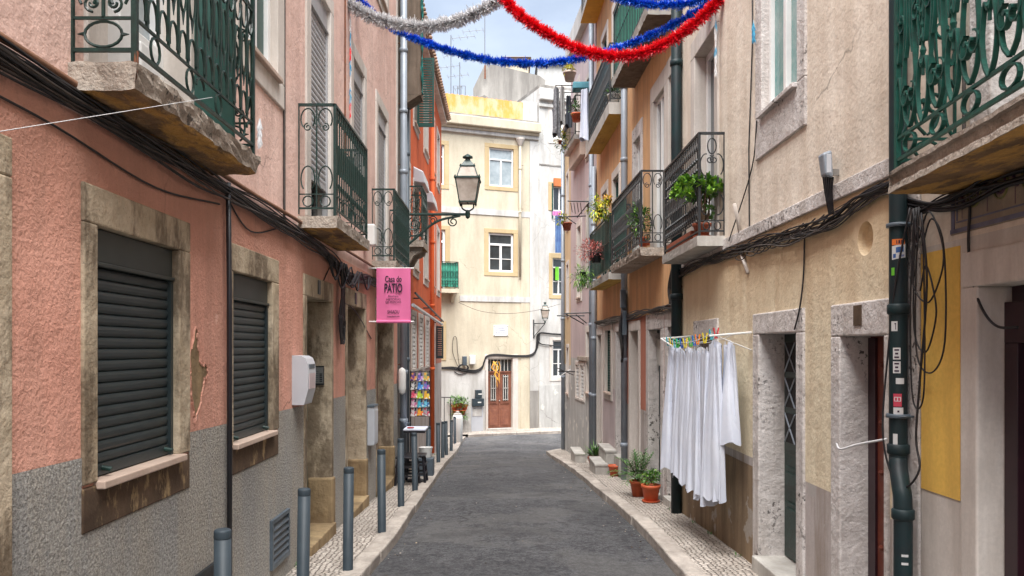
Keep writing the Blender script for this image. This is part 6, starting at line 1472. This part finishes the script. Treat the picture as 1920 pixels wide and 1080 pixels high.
Y = 13.9; T = thing('white_tub', 'white plastic tub stacked on a crate behind the stools', 'tub', (-1.30,Y,gz(Y))); m = MB(); m.lathe((-1.36,Y,gz(Y)+.32), [(.09,0),(.12,.16),(.125,.17),(.11,.17)], box_white, 16); m.build('body', T); m = MB(); m.box(-1.50,-1.22,Y-.14,Y+.14,gz(Y),gz(Y)+.31,pipe_dark); m.build('crate', T, bevel=.01)
Y = 25.3; c = at(858,838,Y); T = thing('waste_bin', 'tall rounded white bin behind the last bollards', 'bin', (c.x,Y,gz(Y))); m = MB(); m.lathe((c.x,Y,gz(Y)), [(.13,0),(.16,.03),(.17,.75),(.14,.86)], box_white, 18); m.build('body', T, smooth=True); m = MB(); m.lathe((c.x,Y,gz(Y)+.86), [(.14,0),(.12,.05),(.06,.07),(.06,.11),(.02,.13)], marble, 16); m.build('lid', T)
T = thing('hand_railing', 'thin iron railing and scrolled handrail by the corner of the red house', 'railing', (-1.75,23.5,gz(23.5)))
m = MB(); Y = 24
for x in (824,833): m.tube([at(x,745,Y), at(x,850,Y)], .012, black_iron, 5)
m.tube([at(822,745,Y), at(845,745,Y)], .014, black_iron, 5); m.tube([at(845,745,Y), at(845,850,Y)], .014, black_iron, 5); m.build('gate', T)
m = MB(); m.tube(catm([at(812,800,22.8), at(818,787,22.8), at(825,783,22.8), at(829,790,22.8)],5), .016, box_white, 6); m.tube([at(812,800,22.8), at(812,855,22.8)], .012, black_iron, 5); m.build('handrail', T)
# wall planters on the ivory building
for i, (px, py) in enumerate(((852,768),(861,766),(871,768),(855,778),(867,778))):
    P = fnp(px, py, .22); T = thing('potted_plant', ['left upper','middle upper','right upper','left lower','right lower'][i]+' terracotta pot of the red wall planters by the letter boxes', 'potted plant', tuple(P), 'pots on the ivory building wall')
    pot(T, (P.x,P.y,P.z), .12, .18); fol(T, 'foliage', bushy((P.x,P.y-.05,P.z+(.26 if i < 3 else -.02)), 150, (.18,.12,.17), r, (leaf_mid,leaf_dark,leaf_bright), .12,.03), None)
m = MB(); a, b, c, d = rect(FN,846,880,800,826); m.hexa([FN.P(a,-3.2,0),FN.P(b,-3.2,0),FN.P(b,-3.2,.35),FN.P(a,-3.2,.2),FN.P(a,-2.75,0),FN.P(b,-2.55,0),FN.P(b,-2.6,.1),FN.P(a,-2.75,.15)], cement); m.build('buttress', BN.root)

# ---- tinsel garlands
def garland(pts, R, n, mat, label, seed, name='tinsel_garland', core=.012, L=None):
    r = random.Random(seed); path = catm(pts, 14); seg = [(path[i+1]-path[i]).length for i in range(len(path)-1)]; tot = sum(seg)
    m = MB(); m.tube(path, core, mat, 6)
    for k in range(n):
        s = r.random()*tot; i = 0
        while i < len(seg)-1 and s > seg[i]: s -= seg[i]; i += 1
        t = (path[i+1]-path[i]).normalized(); p = path[i]+t*s
        d = rdir(r); sl_ = i+s/max(seg[i],1e-6); d = (d-t*d.dot(t)).normalized()+t*r.uniform(-.5,.5); q = R*r.uniform(.6,1.15)*(.90+.13*math.sin(sl_*.9+seed)+.09*math.sin(sl_*2.3))*(1.25 if r.random() < .05 else 1); sd = t.cross(d).normalized()*.0035*1.3
        if r.random() < .5: sd = t*.004
        e = p+d.normalized()*q; mid = p+d.normalized()*q*.5+rdir(r)*.004
        j = len(m.v); m.v += [tuple(p-sd),tuple(p+sd),tuple(mid+sd*1.2),tuple(mid-sd*1.2),tuple(e+sd*.5),tuple(e-sd*.5)]; kk = m.mi(mat)
        m.f += [(j,j+1,j+2,j+3),(j+3,j+2,j+4,j+5)]; m.m += [kk]*2
    return m.build(name, normals=False, label=label, cat='garland', group='tinsel garlands over the street')
GY = 8.6
g_ = lambda L, Y0=9.0, Y1=8.3: [at(x, y, lerp(Y0, Y1, (x-650)/700)) for x, y in L]
garland(g_([(648,2),(690,28),(745,45),(800,50),(860,38),(910,15),(948,-8)]), .085, 11000, t_white, 'silver-white tinsel garland sagging from the pink wall to the middle', 1)
garland(g_([(940,-8),(975,28),(1025,62),(1085,92),(1150,105),(1210,98),(1270,68),(1320,28),(1352,-4)], 9.0, 7.65), .074, 11000, t_red, 'red tinsel garland sagging from the middle to the cream wall', 2)
garland(g_([(672,-2),(720,42),(780,73),(850,97),(920,113),(990,119),(1060,114),(1130,98),(1200,75),(1270,42),(1336,2)],9.5,8.0), .058, 11000, t_blue, 'long blue tinsel garland hanging lowest across the whole street', 3)
garland(g_([(1145,-8),(1180,2),(1230,9),(1285,7),(1335,-6)],9.2,7.9), .058, 3500, t_blue, 'short blue tinsel garland at the top edge above the red one', 4)
garland([at(930,-14,8.7), at(945,2,8.7), at(962,-12,8.7)], .06, 900, t_cyan, 'pale blue tinsel knot where the white and red garlands meet', 5)
def tassel(px, y0, y1, Y, label, seed, mats, w=.03):
    r = random.Random(seed); m = MB(); m.tube([at(px,y0,Y), at(px,y1,Y)], .003, string_m, 5)
    for k in range(260):
        t = r.random(); b = .35+.65*abs(math.sin(t*9+seed)); p = at(px, lerp(y0,y1,t), Y); d = V((r.uniform(-1,1),r.uniform(-1,1),-2.2)).normalized(); s = V((.004,0,0))
        e = p+V((d.x*w*1.6*b, d.y*w*b, -.06)); j = len(m.v); m.v += [tuple(p-s),tuple(p+s),tuple(e)]; m.f.append((j,j+1,j+2)); m.m.append(m.mi(mats[int(t*7+seed)%len(mats)]))
    m.build('paper_streamer', normals=False, label=label, cat='streamer', group='paper streamers hanging on the walls')
tassel(657,30,215,9.0,'ragged blue and white paper streamer hanging on the pink wall',1,(t_cyan,t_white,t_cyan,t_red))
tassel(1342,15,135,7.72,'ragged blue and white paper streamer beside the cream house french window',2,(t_cyan,t_white,t_white))
tassel(1413,38,70,6.6,'small tuft of blue paper on the cream wall wire',3,(t_cyan,))
tassel(487,222,262,4.75,'white ribbon knotted on the near balcony railing corner',4,(t_white,))
wires('garland_wire', 'thin wire carrying the garlands across the street', [([V((-1.75,9.3,4.3)), at(940,-14,8.7), V((2.1,7.7,3.40))], .004, cable_m)], cat='wire')

# ---- grit, chips and weeds along the kerbs and walls
r = random.Random(21); m = MB()
for k in range(240):
    y = r.uniform(4, 26); side = r.random(); xl, xr = interp(KL, y), interp(KR, y)
    x = xl+abs(r.gauss(0,.10))+.02 if side < .42 else (xr-abs(r.gauss(0,.10))-.02 if side < .84 else r.uniform(xl, xr)); q_ = r.uniform(.004,.013); z = gz(y)-.095+(0.03*(1-((x-.15)/1.3)**2) if abs(x-.15) < 1.3 else 0)
    a = r.uniform(0,3); c, s_ = math.cos(a)*q_, math.sin(a)*q_
    m.hexa([(x-c,y-s_,z-.004),(x+s_,y-c,z-.004),(x+c,y+s_,z-.004),(x-s_,y+c,z-.004),(x-c*.7,y-s_*.7,z+q_*.6),(x+s_*.7,y-c*.7,z+q_*.6),(x+c*.7,y+s_*.7,z+q_*.6),(x-s_*.7,y+c*.7,z+q_*.6)], r.choice((kerb_m, wood_stem, old_stone, soil)))
m.build('grit', label='scattered grit, chips and dry leaf crumbs in the gutters', cat='grit', kind='stuff')
m = MB()
for k in range(46):
    sd_ = r.random() < .55; y = r.uniform(6.5, 20); x = 2.06 if sd_ else -1.73
    if sd_ and y > 9.6: x = 2.0-(y-9.6)*.012
    for j in range(r.randint(5, 12)): leaf(m, V((x+r.uniform(-.02,.02), y+r.uniform(-.05,.05), gz(y)+.0)), rdir(r,.5), V((0,0,1)), r.uniform(.02,.055), .012, r.choice((leaf_mid, leaf_dark)))
m.build('weeds', normals=False, label='small weeds growing where the pavements meet the walls', cat='weeds', kind='stuff')
